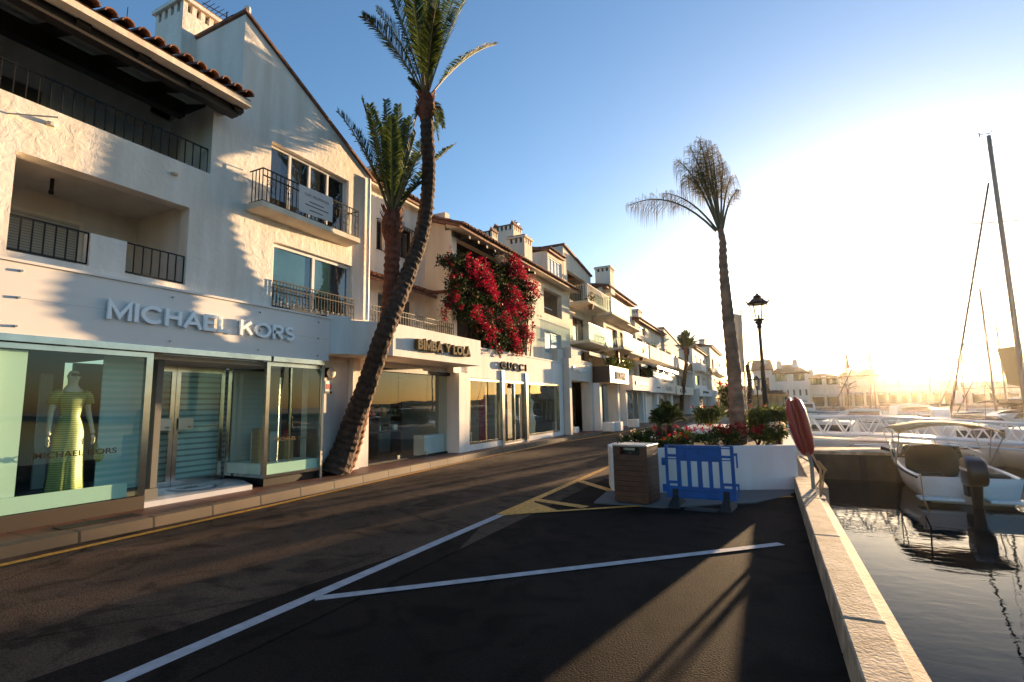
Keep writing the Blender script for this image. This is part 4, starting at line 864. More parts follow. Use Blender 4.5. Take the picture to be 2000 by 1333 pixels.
# ================================================================== palms
def frond(b, rb, p0, p1, p2, ln=.40, dens=60, w=.028, droop=.25, start=.16, vang=.35, rnd=random, jit=.2):
    """one feather frond: a curved stalk (into rb) with pairs of narrow leaflets (into b)"""
    p0, p1, p2 = Vector(p0), Vector(p1), Vector(p2)
    def P(t): return p0 * (1 - t) ** 2 + p1 * 2 * t * (1 - t) + p2 * t * t
    def T(t): return ((p1 - p0) * (1 - t) + (p2 - p1) * t).normalized()
    rb.tube([P(k / 9) for k in range(10)], [.026 * (1 - .85 * k / 9) + .003 for k in range(10)], 5)
    for k in range(dens):
        t = start + (1 - start) * (k + rnd.random() * .6) / dens; t = min(t, .995)
        o = P(t); tg = T(t); sd = tg.cross(Vector((0, 0, 1)))
        if sd.length < .1: sd = tg.cross(Vector((1, 0, 0)))
        sd.normalize(); up = sd.cross(tg).normalized()
        prof = min(1.0, (t - start) * 4 + .25) * (1 - .65 * max(0, (t - .6) / .4))
        for s in (-1, 1):
            L = ln * prof * rnd.uniform(.8, 1.15)
            dr = (sd * s * rnd.uniform(.65, .95) + tg * rnd.uniform(.55, .85) + up * (vang + rnd.uniform(-jit, jit))).normalized()
            m_ = o + dr * L * .55 + Vector((0, 0, -droop * L * .12)); e = o + dr * L * (1 - .25 * droop) + Vector((0, 0, -droop * L * .6))
            n = dr.cross(up).normalized() * w * .5
            if rnd.random() < .5: n = (n + up * w * .3)
            i = len(b.v); b.v += [tuple(o - n * .5), tuple(o + n * .5), tuple(m_ + n), tuple(m_ - n), tuple(e)]
            b.f += [(i, i + 1, i + 2, i + 3), (i + 3, i + 2, i + 4)]
def trunk(par, pts, rad, m, n=14, rings=0.16, rough=.02, name='trunk', seed=1):
    """trunk with the stubs of old leaf bases giving it a rough outline"""
    rnd = random.Random(seed); P = [Vector(p) for p in pts]; out = []; rr = []
    for k in range(len(P) - 1):
        a, c = P[k], P[k + 1]; pa = P[max(k - 1, 0)]; pc = P[min(k + 2, len(P) - 1)]; L = (c - a).length; m_ = max(2, int(L / (rings / 2)))
        for j in range(m_):
            t = j / m_
            q = .5 * ((2 * a) + (c - pa) * t + (2 * pa - 5 * a + 4 * c - pc) * t * t + (3 * a - 3 * c + pc - pa) * t ** 3)
            out.append(q); rr.append((rad[k] + (rad[k + 1] - rad[k]) * t) * (1 + (rough / rad[k] if len(out) % 2 else -rough / rad[k] * .4)))
    out.append(P[-1]); rr.append(rad[-1])
    b = MB(); b.tube(out, rr, n)
    for i, v in enumerate(b.v):
        f = 1; c = out[min(i // n, len(out) - 1)]; d = Vector(v) - c
        b.v[i] = tuple(c + d * (1 + rnd.uniform(-.5, .5) * rough / max(d.length, .01)))
    o = b.build(name, m, par, False)
    return o
def palm(name, label, base, pts, rad, crown, tips, bark, leafm, ln=.4, dens=60, boot=None, droop=.25, w=.028, group=None, lift=.5, seed=1, start=.16, rough=.02, vang=.35, jit=.2):
    rnd = random.Random(seed)
    t = thing(name, base, label, 'palm tree', group)
    trunk(t, pts, rad, bark, rough=rough, seed=seed)
    if boot:
        bb = MB(); c = Vector(crown)
        bb.tube([c + Vector((0, 0, z)) for z in (-.62, -.45, -.25, -.05, .12, .25)], [boot * .8, boot * 1.15, boot * 1.35, boot * 1.3, boot, boot * .5], 12)
        for k in range(70):
            an = rnd.uniform(0, 6.28); z = rnd.uniform(-.5, .15); r0 = boot * 1.1; d = Vector((math.cos(an), math.sin(an), 0))
            p = c + d * r0 + Vector((0, 0, z)); sd = Vector((-d.y, d.x, 0)) * .05
            bb.q(p - sd, p + sd, p + d * .09 + Vector((0, 0, .16)) + sd * .4, p + d * .09 + Vector((0, 0, .16)) - sd * .4)
        bb.build('crown_base', BARKR, t)
    b = MB(); rb = MB(); c = Vector(crown)
    for k, tp in enumerate(tips):
        e = Vector(tp[:3]); lf = tp[3] if len(tp) > 3 else lift; L = (e - c).length
        mid = c * .5 + e * .5 + Vector((0, 0, lf * L * .5))
        frond(b, rb, c + (e - c).normalized() * .1, mid, e, ln * (min(1, L / 2.2)), int(dens * min(1.1, L / 2.4)), w, droop, start, vang, rnd, jit)
    b.build('fronds', leafm, t); rb.build('frond_stalks', WOODST, t)
    return t
WOODST = mat('green_brown_stalk', (.13, .11, .04), .7)
# tall palm leaning out of the pavement
pp = [Vector((-9.05, 8.95, .1))] + [onx(*a) for a in [(672, 880, -8.98), (690, 825, -8.8), (722, 738, -8.3), (755, 640, -7.75), (800, 528, -7.72), (826, 445, -7.70), (837, 350, -7.68), (835, 270, -7.62), (832, 215, -7.6)]]
c1 = onx(832, 195, -7.6)
def tx(px, py, x, l=.3): v = onx(px, py, x); return (v.x, v.y, v.z, l)
rr = random.Random(11)
t1 = [tx(708, 32, -8.35, .45), tx(757, -25, -8.05, .3), tx(800, -60, -6.85, .2), tx(838, -90, -7.65, .1), tx(868, -60, -7.15, .12), tx(905, -45, -7.85, .25), tx(928, -30, -7.35, .3), tx(968, 88, -7.15, .25),
      tx(778, -40, -8.60, .3), tx(820, -70, -8.45, .15), tx(885, -60, -8.60, .2), tx(850, 20, -6.05, .4), tx(797, 152, -7.65, .2), tx(735, 20, -8.60, .4), tx(845, -20, -8.60, .3), tx(866, 250, -7.75, .9), tx(806, 262, -7.9, 1.0), tx(856, 275, -7.3, 1.1)]
palm('date_palm', 'tall date palm whose bare dark trunk leans and bends over the pavement', (-9.05, 8.95, .14), pp, [.36, .27, .25, .22, .21, .19, .18, .175, .17, .16], c1, t1, BARK, PALML, .50, 120, .17, .25, .027, 'palms beside the shops', seed=3)
p2 = [Vector((-9.25, 9.35, .1))] + [onx(*a) for a in [(690, 860, -9.15), (716, 760, -8.75), (742, 690, -8.45), (758, 622, -8.2), (763, 560, -8.05), (766, 500, -7.98), (767, 450, -7.95)]]
c2 = onx(766, 428, -7.95)
t2 = [tx(660, 218, -8.72, .4), tx(706, 192, -8.6, .2), tx(722, 205, -7.6, .2), tx(753, 195, -7.9, .12), tx(778, 205, -8.3, .1), tx(803, 228, -8.0, .12), tx(812, 260, -7.4, .15), tx(886, 284, -7.7, .22), tx(863, 232, -8.3, .25),
      tx(822, 300, -8.5, .3), tx(690, 250, -8.5, .3), tx(740, 240, -8.3, .15), tx(833, 352, -7.8, .3), tx(765, 230, -7.2, .2), tx(795, 235, -8.4, .2)]
palm('date_palm', 'shorter date palm with red-brown crown base growing behind the leaning palm', (-9.25, 9.35, .14), p2, [.26, .22, .19, .18, .18, .18, .175, .17], c2, t2, BARKR, PALML, .42, 115, .19, .25, .027, 'palms beside the shops', seed=5)
# queen palm in the planter
YQ = 12.2
def ty(px, py, y, l=.3): v = ony(px, py, y); return (v.x, v.y, v.z, l)
pq = [ony(1443, 885, YQ), ony(1440, 820, YQ), ony(1437, 770, YQ), ony(1430, 690, YQ), ony(1420, 600, YQ), ony(1413, 520, YQ), ony(1411, 470, YQ), ony(1402, 430, YQ)]
cq = ony(1408, 455, YQ)
tq = [ty(1228, 402, YQ - .3, .75), ty(1296, 378, YQ - .2, .55), ty(1322, 312, YQ, .5), ty(1347, 284, YQ + .2, .28), ty(1366, 270, YQ + .1, .15), ty(1378, 276, YQ - .4, .12), ty(1390, 286, YQ + .5, .12), ty(1372, 300, YQ + .9, .2), ty(1355, 330, YQ - .8, .35),
      ty(1412, 318, YQ + .2, .3), ty(1443, 372, YQ - .3, .85), ty(1430, 345, YQ + .7, .6), ty(1340, 345, YQ + .8, .5)]
palm('queen_palm', 'slim ringed palm with wispy wind-blown fronds standing in the flower planter', (cq.x, YQ, .8), pq, [.20, .165, .15, .14, .115, .09, .07, .05], cq, tq, BARKP, PALMY, .68, 110, None, 1.5, .009, 'palms', .5, 7, .36, .012, 0.0, 1.1)
# slim far palm on the street
f0 = onx(1335, 790, -7.6); YF = f0.y
pf_ = [ony(1331, 800, YF), ony(1334, 760, YF), ony(1340, 715, YF), ony(1341, 690, YF), ony(1341, 680, YF)]
cf = ony(1341, 684, YF)
tf_ = [ty(1341 + dx, 684 + dy, YF + dz, l) for dx, dy, dz, l in [(-24, -8, 0, .5), (-20, -26, .4, .3), (-10, -34, -.4, .2), (-2, -38, .2, .1), (8, -36, 0, .15), (17, -30, .5, .2), (23, -18, -.4, .3), (20, -4, .2, .5), (-14, -20, 1.5, .4), (12, -22, -1.5, .4), (-18, 2, .2, .5), (-5, -28, 1.3, .3)]]
palm('date_palm', 'slim date palm far down the street against the stepped blocks', (cf.x, YF, .1), pf_, [.22, .2, .18, .18, .18], cf, tf_, BARK, PALML, .75, 60, .2, .3, .07, None, seed=9)
# small palms beyond the lamp and across the water
def small_palm(px, py, pt, y, h, label, seed, grp='palms across the harbour', sp=1.0):
    g = ony(px, py, y); c = ony(pt[0], pt[1], y); rnd = random.Random(seed); tp = []
    for k in range(11):
        an = k * 2.4 + rnd.random(); r_ = rnd.uniform(.6, 1) * h * sp
        tp.append((c.x + r_ * math.cos(an), c.y + r_ * math.sin(an) * .8, c.z + h * rnd.uniform(-.15, .75), .45))
    palm('palm', label, (g.x, y, .1), [g, (g + c) * .5 + Vector((.1, 0, 0)), c], [.16, .13, .12], c, tp, BARK, PALMY, h * .42, 34, None, .6, .05 * h / 1.6, grp, seed=seed, vang=.2)
small_palm(1463, 790, (1459, 712), 34, .75, 'small tufted palm standing behind the hanging banner', 21)
small_palm(1700, 800, (1700, 712), 92, 2.6, 'palm before the harbour houses, left of the sun', 22)
small_palm(1655, 800, (1655, 760), 93, 1.6, 'low palm against the harbour houses under the red flag', 24)

# ================================================================== planter with flowers
PZ = .80
front = [(-2.25, 9.45), (-1.9, 9.72), (-0.68, 10.48), (.40, 11.04)]
outl = front + [(.42, 15.6), (-1.2, 16.2), (-2.6, 15.4), (-3.0, 13.0), (-3.0, 10.4), (-2.75, 9.7)]
pl = thing('planter', (-1, 12, 0), 'large curved white masonry planter filled with red flowers and shrubs', 'planter')
n_ = len(outl); cx_ = sum(p[0] for p in outl) / n_; cy_ = sum(p[1] for p in outl) / n_
inn = [(cx_ + (p[0] - cx_) * .90, cy_ + (p[1] - cy_) * .94) for p in outl]
b_ = MB()
for k in range(n_):
    j = (k + 1) % n_
    b_.hexa([(*outl[k], 0), (*outl[j], 0), (*inn[j], 0), (*inn[k], 0), (*outl[k], PZ), (*outl[j], PZ), (*inn[j], PZ), (*inn[k], PZ)])
b_.build('wall', WHITE2, pl); b_ = MB(); b_.prism(list(reversed(inn)) if False else inn, .1, PZ - .08); b_.build('soil', SOIL, pl)
b_ = MB(); b_.prism([(-2.7, 8.4), (-1.6, 8.4), (-.3, 9.3), (.2, 10.2), (.38, 10.9), (-0.66, 10.40), (-1.88, 9.66), (-2.24, 9.40), (-2.8, 9.6)], -.02, .022); tag(b_.build('quay_step', mat('grey_step', (.12, .11, .10), .8)), kind='structure')

def leaves(b, c, r, n, s, rnd, flat=.6, shell=.55):
    for _ in range(n):
        th = rnd.uniform(0, 6.283); u = rnd.uniform(-1, 1); q = math.sqrt(1 - u * u); rr_ = rnd.uniform(shell, 1) * (1 + .18 * math.sin(3 * th + 5 * u))
        p = Vector((c[0] + r[0] * rr_ * q * math.cos(th), c[1] + r[1] * rr_ * q * math.sin(th), c[2] + r[2] * rr_ * u))
        a = Vector((rnd.uniform(-1, 1), rnd.uniform(-1, 1), rnd.uniform(-.6, 1))).normalized(); w = a.cross(Vector((rnd.uniform(-1, 1), rnd.uniform(-1, 1), rnd.uniform(-1, 1)))).normalized()
        L = s * rnd.uniform(.6, 1.3); i = len(b.v)
        b.v += [tuple(p), tuple(p + a * L * .5 + w * L * .28), tuple(p + a * L), tuple(p + a * L * .5 - w * L * .28)]; b.f.append((i, i + 1, i + 2, i + 3))
def shrub(label, c, r, n, s, seed, fl=None, nf=0, fs=.05, name='shrub', cat='shrub', grp='plants in the white planter', lm=None):
    rnd = random.Random(seed); t = thing(name, (c[0], c[1], c[2] - r[2]), label, cat, grp)
    st = MB()
    for k in range(5):
        an = k * 1.3; st.tube([(c[0], c[1], c[2] - r[2]), (c[0] + r[0] * .3 * math.cos(an), c[1] + r[1] * .3 * math.sin(an), c[2]), (c[0] + r[0] * .75 * math.cos(an), c[1] + r[1] * .75 * math.sin(an), c[2] + r[2] * .6)], [.018, .012, .006], 5)
    st.build('stems', BARK, t)
    b = MB()
    for k in range(6):
        cc = (c[0] + rnd.uniform(-.55, .55) * r[0], c[1] + rnd.uniform(-.55, .55) * r[1], c[2] + rnd.uniform(-.4, .45) * r[2]); leaves(b, cc, tuple(x * rnd.uniform(.4, .62) for x in r), n // 6, s, rnd, shell=.2)
    b.build('foliage', lm or LEAF, t)
    if fl:
        f = MB()
        for k in range(nf // 9):
            th = rnd.uniform(0, 6.28); rr_ = rnd.uniform(.2, 1); cc = (c[0] + r[0] * rr_ * math.cos(th), c[1] + r[1] * rr_ * math.sin(th), c[2] + r[2] * rnd.uniform(.3, 1.0))
            leaves(f, cc, (fs, fs, fs * .7), 9, fs * 1.2, rnd, shell=.3)
        f.build('flowers', fl, t)
    return t
shrub('clump of low green leaves at the left tip of the white planter', (-2.35, 10.3, .92), (.38, .45, .20), 900, .07, 31, PETALW, 40, .04)
shrub('tuft of green ground cover with a few red flowers below the small palms', (-1.75, 10.6, .86), (.5, .4, .16), 900, .06, 32, PETALR, 120, .04)
shrub('low olive-green plants between the small palms and the queen palm', (-1.15, 11.2, .88), (.5, .4, .18), 800, .06, 33)
shrub('dark bed of deep red flowers left of the queen palm trunk', (-.85, 11.6, .92), (.42, .45, .22), 900, .07, 34, PETALR, 380, .05)
shrub('dark bed of deep red flowers right of the queen palm trunk', (-.25, 12.0, .92), (.4, .5, .22), 800, .07, 35, PETALR, 260, .05)
shrub('bushy leafy shrub with orange-tinted tips under the street lamp', (.02, 12.4, 1.12), (.5, .55, .42), 2600, .085, 36, PETALR, 90, .03)
shrub('green shrub with pale blossoms at the planter end nearest the red case', (.12, 11.6, .95), (.26, .35, .26), 1200, .06, 37, PETALW, 200, .035)
shrub('low red-flowering plants at the far left back of the planter', (-2.0, 12.8, .88), (.6, .5, .18), 800, .07, 38, PETALR, 200, .05)
def cycad(label, px, py, y, h, seed, n=16, sp=.6):
    c = ony(px, py, y); rnd = random.Random(seed); t = thing('small_palm', (c.x, c.y, PZ - .1), label, 'palm', 'plants in the white planter')
    MB().tube([(c.x + .02, c.y, PZ - .1), (c.x, c.y, (PZ + c.z) / 2), tuple(c)], [.09, .08, .05], 8).build('trunk', BARK, t)
    b = MB(); rb = MB()
    for k in range(n):
        an = k * 2.4; el = .15 + .8 * (k / n); r_ = h * sp * (1.15 - el * .55)
        e = c + Vector((math.cos(an) * r_, math.sin(an) * r_, h * el)); frond(b, rb, c, c * .5 + e * .5 + Vector((0, 0, .3 * h)), e, .2, 30, .022, .3, .25, .3, rnd)
    b.build('fronds', PALML if seed % 2 else PALMY, t); rb.build('frond_stalks', WOODST, t)
cycad('larger of the two small fan-shaped palms in the white planter', 1308, 830, 11.2, .52, 41)
cycad('smaller, narrower one of the two small palms, at the planter left', 1287, 835, 10.9, .42, 43, 12, .42)

# second planter with lamp-side bushes
p2b = thing('planter', (-1.5, 21, 0), 'smaller white planter box further along the quay with dark bushes', 'planter')
q0 = gnd(1378, 836); 
b_ = MB(); b_.box(F0, 21, 24.5, -3.1, -.4, 0, .62); b_.build('wall', WHITE2, p2b, bev=.03)
shrub('dark rounded bush in the second white planter', (-2.2, 22.3, 1.05), (.75, .8, .5), 1800, .12, 51, PETALR, 90, .06, grp='bushes in the second planter')
shrub('broad green bush beside the queen palm trunk in the second planter', (-1.0, 22.6, .95), (.6, .8, .42), 1400, .12, 52, grp='bushes in the second planter')
shrub('small conical tree far down the street with red blossoms', (-2.6, 44, 1.7), (1.0, 1.0, 1.5), 2400, .2, 53, PETALR, 160, .16, 'small_tree', 'tree', 'greenery down the street')
shrub('dark street tree far beyond the row of shops', (-5.6, 82, 2.3), (1.6, 1.6, 1.8), 1500, .35, 54, None, 0, .1, 'small_tree', 'tree', 'greenery down the street')

# ================================================================== bougainvillea
bg_ = thing('bougainvillea', (-9.0, 17.5, 3.7), 'huge red bougainvillea spilling over the loggia above the shop roofs', 'climbing plant')
rnd = random.Random(17); fo = MB(); fl = MB(); fw = MB()
XV = -8.85
def bl(px, py, x=XV): return onx(px, py, x)
blobs = []                                           # (pixel centre, size in metres)
for (px, py, r_) in [(905, 520, .62), (935, 540, .8), (970, 545, .8), (1005, 545, .75), (1030, 560, .6), (900, 560, .55), (922, 585, .7), (960, 600, .95), (1000, 600, .9), (1030, 610, .6), (950, 640, .6), (990, 650, .8), (1022, 655, .55), (975, 672, .55), (1010, 680, .45), (890, 590, .35), (880, 510, .3), (985, 575, .9), (940, 565, .8), (1000, 520, .6), (1038, 585, .35), (960, 655, .6), (915, 605, .7)]:
    c = bl(px, py); blobs.append((c, r_))
for c, r_ in blobs:
    leaves(fo, c + Vector((-.15, 0, 0)), (.42, r_ * .95, r_ * .72), int(1400 * r_), .10, rnd, shell=.35)
    for k in range(int(190 * r_)):
        th = rnd.uniform(0, 6.28); q = math.sqrt(rnd.random()); cc = c + Vector((rnd.uniform(.05, .5) * (1.1 - q * .6), math.cos(th) * q * r_, math.sin(th) * q * r_ * .75))
        if noise.noise(cc * 1.25) < -.02 + .10 * (18.8 - cc.y) * (cc.z < 6.4) * .5: continue
        leaves(fl, cc, (.08, .10, .09), 10, .062, rnd, shell=.2)
for (px, py) in [(878, 580), (872, 595), (866, 610), (868, 622), (885, 570), (874, 603), (880, 540)]:
    leaves(fl, bl(px, py), (.10, .14, .14), 55, .07, rnd, shell=.1); leaves(fo, bl(px, py), (.1, .2, .2), 20, .09, rnd)
for k in range(60):                                   # loose sprays sticking out at the rim
    c, r_ = rnd.choice(blobs); th = rnd.uniform(0, 6.28); d = Vector((.3, math.cos(th), math.sin(th) * .8)); p = c + d * r_
    for j in range(5): leaves(fl if rnd.random() < .6 else fo, p + d * j * .07, (.04, .05, .04), 4, .07, rnd)
leaves(fw, bl(978, 508), (.2, .42, .24), 330, .075, rnd, shell=.1); leaves(fw, bl(990, 500), (.2, .3, .14), 120, .07, rnd)
for c, r_ in blobs: leaves(fo, c, (.2, r_ * 1.1, r_ * .9), 40, .12, rnd, shell=.8)
fo.build('foliage', LEAFD, bg_); fl.build('flowers', PETAL, bg_); fw.build('pale_flowers', PETALW, bg_)
st = MB()
for k in range(14):
    y = 15.0 + k * .42; st.tube([(-9.25, y, 3.66), (-9.1 + rnd.uniform(-.1, .1), y + rnd.uniform(-.3, .3), 5.0), (-9.0, y + rnd.uniform(-.5, .5), 6.6)], [.03, .02, .012], 5)
st.build('stems', BARK, bg_)
MB().box(FB, 14.6, 19.9, -9.35, -9.31, 3.66, 4.6).build('reed_screen', mat('dark_reed_screen', (.05, .035, .02), .9, var=.6, vscale=20), B3)

def leafy(label, pts, n, s, seed, cat='plants', name='terrace_plants'):
    rnd = random.Random(seed); t = thing(name, tuple(pts[0][0]), label, cat); b = MB()
    for c, r_ in pts: leaves(b, c, r_, n, s, rnd, shell=.2)
    b.build('foliage', LEAF, t); MB().tube([Vector(pts[0][0]) - Vector((0, 0, pts[0][1][2] * 1.2)), Vector(pts[0][0])], .05, 5).build('stem', BARK, t)
    return t
leafy('tangled dark plants on the roof terrace above the honey-coloured sign', [((-8.2, 29.6 + k * .9, 4.0 + .12 * (k % 2)), (.35, .6, .42)) for k in range(6)], 420, .13, 61)
leafy('green plants under the awnings behind the long balustrade', [((-8.3, 40.5 + k * 1.5, 4.0), (.35, .9, .5)) for k in range(6)], 300, .2, 62)
t_ = thing('umbrella', (-8.0, 30.6, 3.7), 'closed dark parasol standing among the roof terrace plants', 'parasol'); MB().tube([(-8.0, 30.6, 3.67), (-8.0, 30.6, 5.4)], .03, 6).build('pole', WOOD, t_); MB().lathe((-8.0, 30.6, 3.9), [(.05, 0), (.14, .15), (.10, 1.1), (.02, 1.45)], 8).build('folded_canopy', WOOD, t_)

# gull on the chimney
gl = thing('gull', (-10.5, 21.3, 10.1), 'small grey gull perched on the crenellated chimney', 'bird')
pgl = ony(1009, 437, 21.3)
b_ = MB(); b_.ball(tuple(pgl), (.08, .16, .075), 10, 7); b_.ball((pgl.x, pgl.y - .15, pgl.z + .07), (.045, .05, .045), 8, 6); b_.tube([pgl + Vector((0, -.19, .07)), pgl + Vector((0, -.25, .06))], [.015, .004], 5); b_.tube([pgl + Vector((0, .1, .02)), pgl + Vector((0, .30, .06))], [.05, .01], 6); b_.build('body', STEEL, gl, True)
b_ = MB(); b_.tube([pgl + Vector((.02, 0, -.05)), pgl + Vector((.02, 0, -.16))], .008, 4); b_.build('leg', CANV, gl)

# ================================================================== street things
# litter bin
bn = thing('litter_bin', (-2.05, 8.75, 0), 'brown slatted square litter bin standing at the left end of the white planter', 'litter bin')
FBN = Fr(-2.05, 8.75, 98)
b_ = MB(); 
for k in range(9): b_.box(FBN, -.29, .29, -.27, .27, .05 + k * .082, .05 + k * .082 + .0795)
b_.box(FBN, -.27, .27, -.25, .25, .03, .80); b_.build('slatted_body', WOODB, bn, bev=.003)
b_ = MB(); b_.box(FBN, -.29, -.17, -.27, .27, .79, .92); b_.box(FBN, .17, .29, -.27, .27, .79, .92); b_.box(FBN, -.17, .17, -.10, .10, .79, .92) ; b_.build('hood_post', WOODB, bn)
MB().box(FBN, -.30, .30, -.28, .28, .921, .955).build('lid', STEEL, bn, bev=.008)
MB().box(FBN, -.165, .165, .101, .104, .80, .915).build('opening', INK, bn); MB().box(FBN, -.16, .05, .15, .16, .86, .90).build('rim_plate', STEEL, bn)
MB().box(FBN, -.25, .25, -.23, .23, .0, .03).build('foot', IRON, bn)
# blue plastic barrier
bx = thing('barrier', (-1.1, 8.6, 0), 'blue plastic crowd barrier on black rubber feet before the white planter', 'barrier')
pl_, pr_ = gnd(1325, 990), gnd(1416, 991)
FR = Fr((pl_.x + pr_.x) / 2, (pl_.y + pr_.y) / 2, 90 + 2)
b_ = MB(); hs = []
U = lambda t: -.52 + 1.04 * t
hs += [(U(.04), U(.17), .80, .93), (U(.83), U(.95), .80, .93), (U(.04), U(.17), .38, .76), (U(.83), U(.95), .38, .76), (U(.05), U(.17), .30, .34), (U(.84), U(.95), .30, .34)]
for a in (.23, .38, .54, .69): hs.append((U(a), U(a + .095), .30, .70))
b_.wall(FR, (-.52, .52), (.12, .95), hs, .02, .04)
b_.box(FR, -.58, -.521, -.015, .015, .62, .74); b_.box(FR, -.58, -.521, -.015, .015, .20, .32); b_.box(FR, .521, .57, -.015, .015, .80, .84); b_.box(FR, .545, .57, -.015, .015, .62, .799); b_.box(FR, .521, .57, -.015, .015, .34, .38); b_.box(FR, .545, .57, -.015, .015, .18, .339)
for a in (-.517, .487): b_.box(FR, a, a + .03, -.03, .03, .14, .94)
for z in (.14, .24, .72, .90): b_.box(FR, -.48, .48, .021, .032, z, z + .018)
for u in (-.2, 0, .2): b_.box(FR, u - .008, u + .008, .021, .030, .74, .89)
b_.build('panel', BLUE, bx, bev=.006)
for u in (-.38, .38):
    b_ = MB(); i0 = len(b_.v)
    b_.hexa([FR.p(u - .13, -.30, 0), FR.p(u - .09, .30, 0), FR.p(u + .09, .30, 0), FR.p(u + .13, -.30, 0), FR.p(u - .03, -.05, .16), FR.p(u - .03, .05, .16), FR.p(u + .03, .05, .16), FR.p(u + .03, -.05, .16)])
    b_.extr(FR, [(-.05, .05), (.05, .05), (.035, .26), (-.035, .26)], u - .045, u + .045); b_.build('foot', BLACKR, bx, bev=.008)
dg = MB().box(FR, -.20, .28, .12, .42, .004, .012).build('drain_grate', IRON); tag(dg, 'dark drain grate in the asphalt between the feet of the blue barrier', 'grate')
# red lifebuoy case on a steel stand
ca = thing('lifebuoy_case', (.5, 9.6, .2), 'tilted red two-shell lifebuoy case on a metal stand at the water edge', 'lifebuoy case')
ct, cb_ = ony(1546, 776, 9.6), ony(1578, 888, 9.6); ax = (ct - cb_).normalized(); sd = Vector((ax.z, 0, -ax.x)); 
for k, s in enumerate((-1, 1)):
    b_ = MB(); prof = [(-.02, .03), (.02, .10), (.10, .15), (.25, .185), (.5, .20), (.75, .195), (.92, .15), (1.0, .06)]
    i0 = 0; N_ = 14
    for t, w_ in prof:
        c = cb_ + (ct - cb_) * t
        for j in range(N_):
            an = 2 * math.pi * j / N_
            b_.v.append(tuple(c + sd * s * (.018 + w_ * .34) + sd * (w_ * .33) * math.cos(an) + Vector((0, 1, 0)) * .11 * (w_ / .2) ** .6 * math.sin(an)))
    for k2 in range(len(prof) - 1):
        for j in range(N_):
            j2 = (j + 1) % N_; b_.f.append((k2 * N_ + j, k2 * N_ + j2, (k2 + 1) * N_ + j2, (k2 + 1) * N_ + j))
    b_.f.append(tuple(reversed(range(N_)))); b_.f.append(tuple((len(prof) - 1) * N_ + j for j in range(N_)))
    b_.build('shell', RED, ca, True)
MB().tube([cb_ + ax * .03, ct - ax * .05], .032, 8).build('seam', RED, ca)
b_ = MB(); bb = ony(1590, 975, 9.6); bb.z = .06
b_.tube([cb_ + Vector((0, 0, .05)), cb_ + Vector((.04, 0, -.15)), bb], .028, 8); b_.tube([cb_ + Vector((.06, .1, .0)), cb_ + Vector((.16, .1, -.25)), bb + Vector((.10, .1, 0))], .020, 6); b_.tube([cb_ + Vector((-.12, 0, -.03)), cb_ + Vector((.02, 0, -.12))], .012, 5)
b_.box(F0, 9.45, 9.75, bb.x - .08, bb.x + .16, .101, .115); b_.build('stand', mat('dull_zinc', (.30, .24, .18), .6), ca)
b_ = MB()
for k in range(3): b_.tube([cb_ + Vector((.10 + .02 * k, .03 * k, -.10)), cb_ + Vector((.20 + .02 * k, .03 * k, -.24)), cb_ + Vector((.17 - .05 * k, .04, -.50)), bb + Vector((.10 + .03 * k, .03 * k, .10))], .012, 6)
b_.build('rope', CANV, ca)

def lamp(x, y, zt, label, grp='harbour lamps', z0=0.0):
    t = thing('street_lamp', (x, y, z0), label, 'street lamp', grp); h = zt - z0
    MB().lathe((x, y, z0), [(.16, 0), (.16, .12), (.11, .18), (.10, .5), (.13, .56), (.085, .62), (.07, .9), (.055, h * .45), (.05, h * .45 + .06), (.065, h * .45 + .09), (.045, h * .45 + .14), (.04, h - .98), (.075, h - .94), (.05, h - .88), (.11, h - .80), (.05, h - .76)], 12).build('post', IRON, t, True)
    l = MB(); c = (x, y, z0 + h - .74)
    for j in range(6):
        a, a2 = j * math.pi / 3, (j + 1) * math.pi / 3
        l.tube([(x + .12 * math.cos(a), y + .12 * math.sin(a), c[2]), (x + .215 * math.cos(a), y + .215 * math.sin(a), c[2] + .42)], .012, 4)
        l.ball((x + .26 * math.cos(a), y + .26 * math.sin(a), c[2] + .50), (.02, .02, .045), 6, 4)
    l.lathe(c, [(.05, -.03), (.14, -.02), (.14, .02)], 6); l.lathe((x, y, c[2]), [(.24, .42), (.27, .44), (.25, .47), (.13, .56), (.10, .60), (.11, .64), (.05, .67), (.025, .72)], 12)
    l.build('lantern', IRON, t)
    MB().lathe(c, [(.118, .021), (.205, .415)], 6).build('lantern_glass', LAMPG, t)
    MB().tube([(x, y, z0 + h - .72), (x, y, z0 + h - .6)], .03, 8).build('bulb_holder', WHITEP, t)
LAMPG = glassmat('lantern_glass_pane', (.92, .90, .82), 1.45)
lp = ony(1478, 572, 15.0); lamp(lp.x, 15.0, lp.z, 'tall black ornate street lamp behind the planter', z0=.70)
lp = ony(1477, 735, 38.0); lamp(lp.x, 38.0, lp.z + .05, 'smaller-looking ornate lamp farther along the quay, by the banner')
# banner
YB = 14.2; a0, a1 = ony(1447, 606, YB), ony(1459, 815, YB)
bn_ = thing('banner_flag', (a1.x, YB, .7), 'grey-white vertical banner flag on a slim pole beside the queen palm', 'banner')
MB().tube([(a1.x, YB, .7), tuple(a1), tuple(a0)], .02, 6).build('pole', STEEL, bn_)
b_ = MB(); cols = 5; rows = 14; q1, q2 = ony(1431, 612, YB), ony(1447, 616, YB); q3, q4 = ony(1441, 728, YB), ony(1454, 728, YB)
for r_ in range(rows + 1):
    for c_ in range(cols + 1):
        l_ = q1.lerp(q3, r_ / rows); rr_ = q2.lerp(q4, r_ / rows); p = l_.lerp(rr_, c_ / cols); b_.v.append((p.x, p.y + .05 * math.sin(c_ * 1.4 + r_ * .3), p.z))
for r_ in range(rows):
    for c_ in range(cols): i = r_ * (cols + 1) + c_; b_.f.append((i, i + 1, i + cols + 2, i + cols + 1))
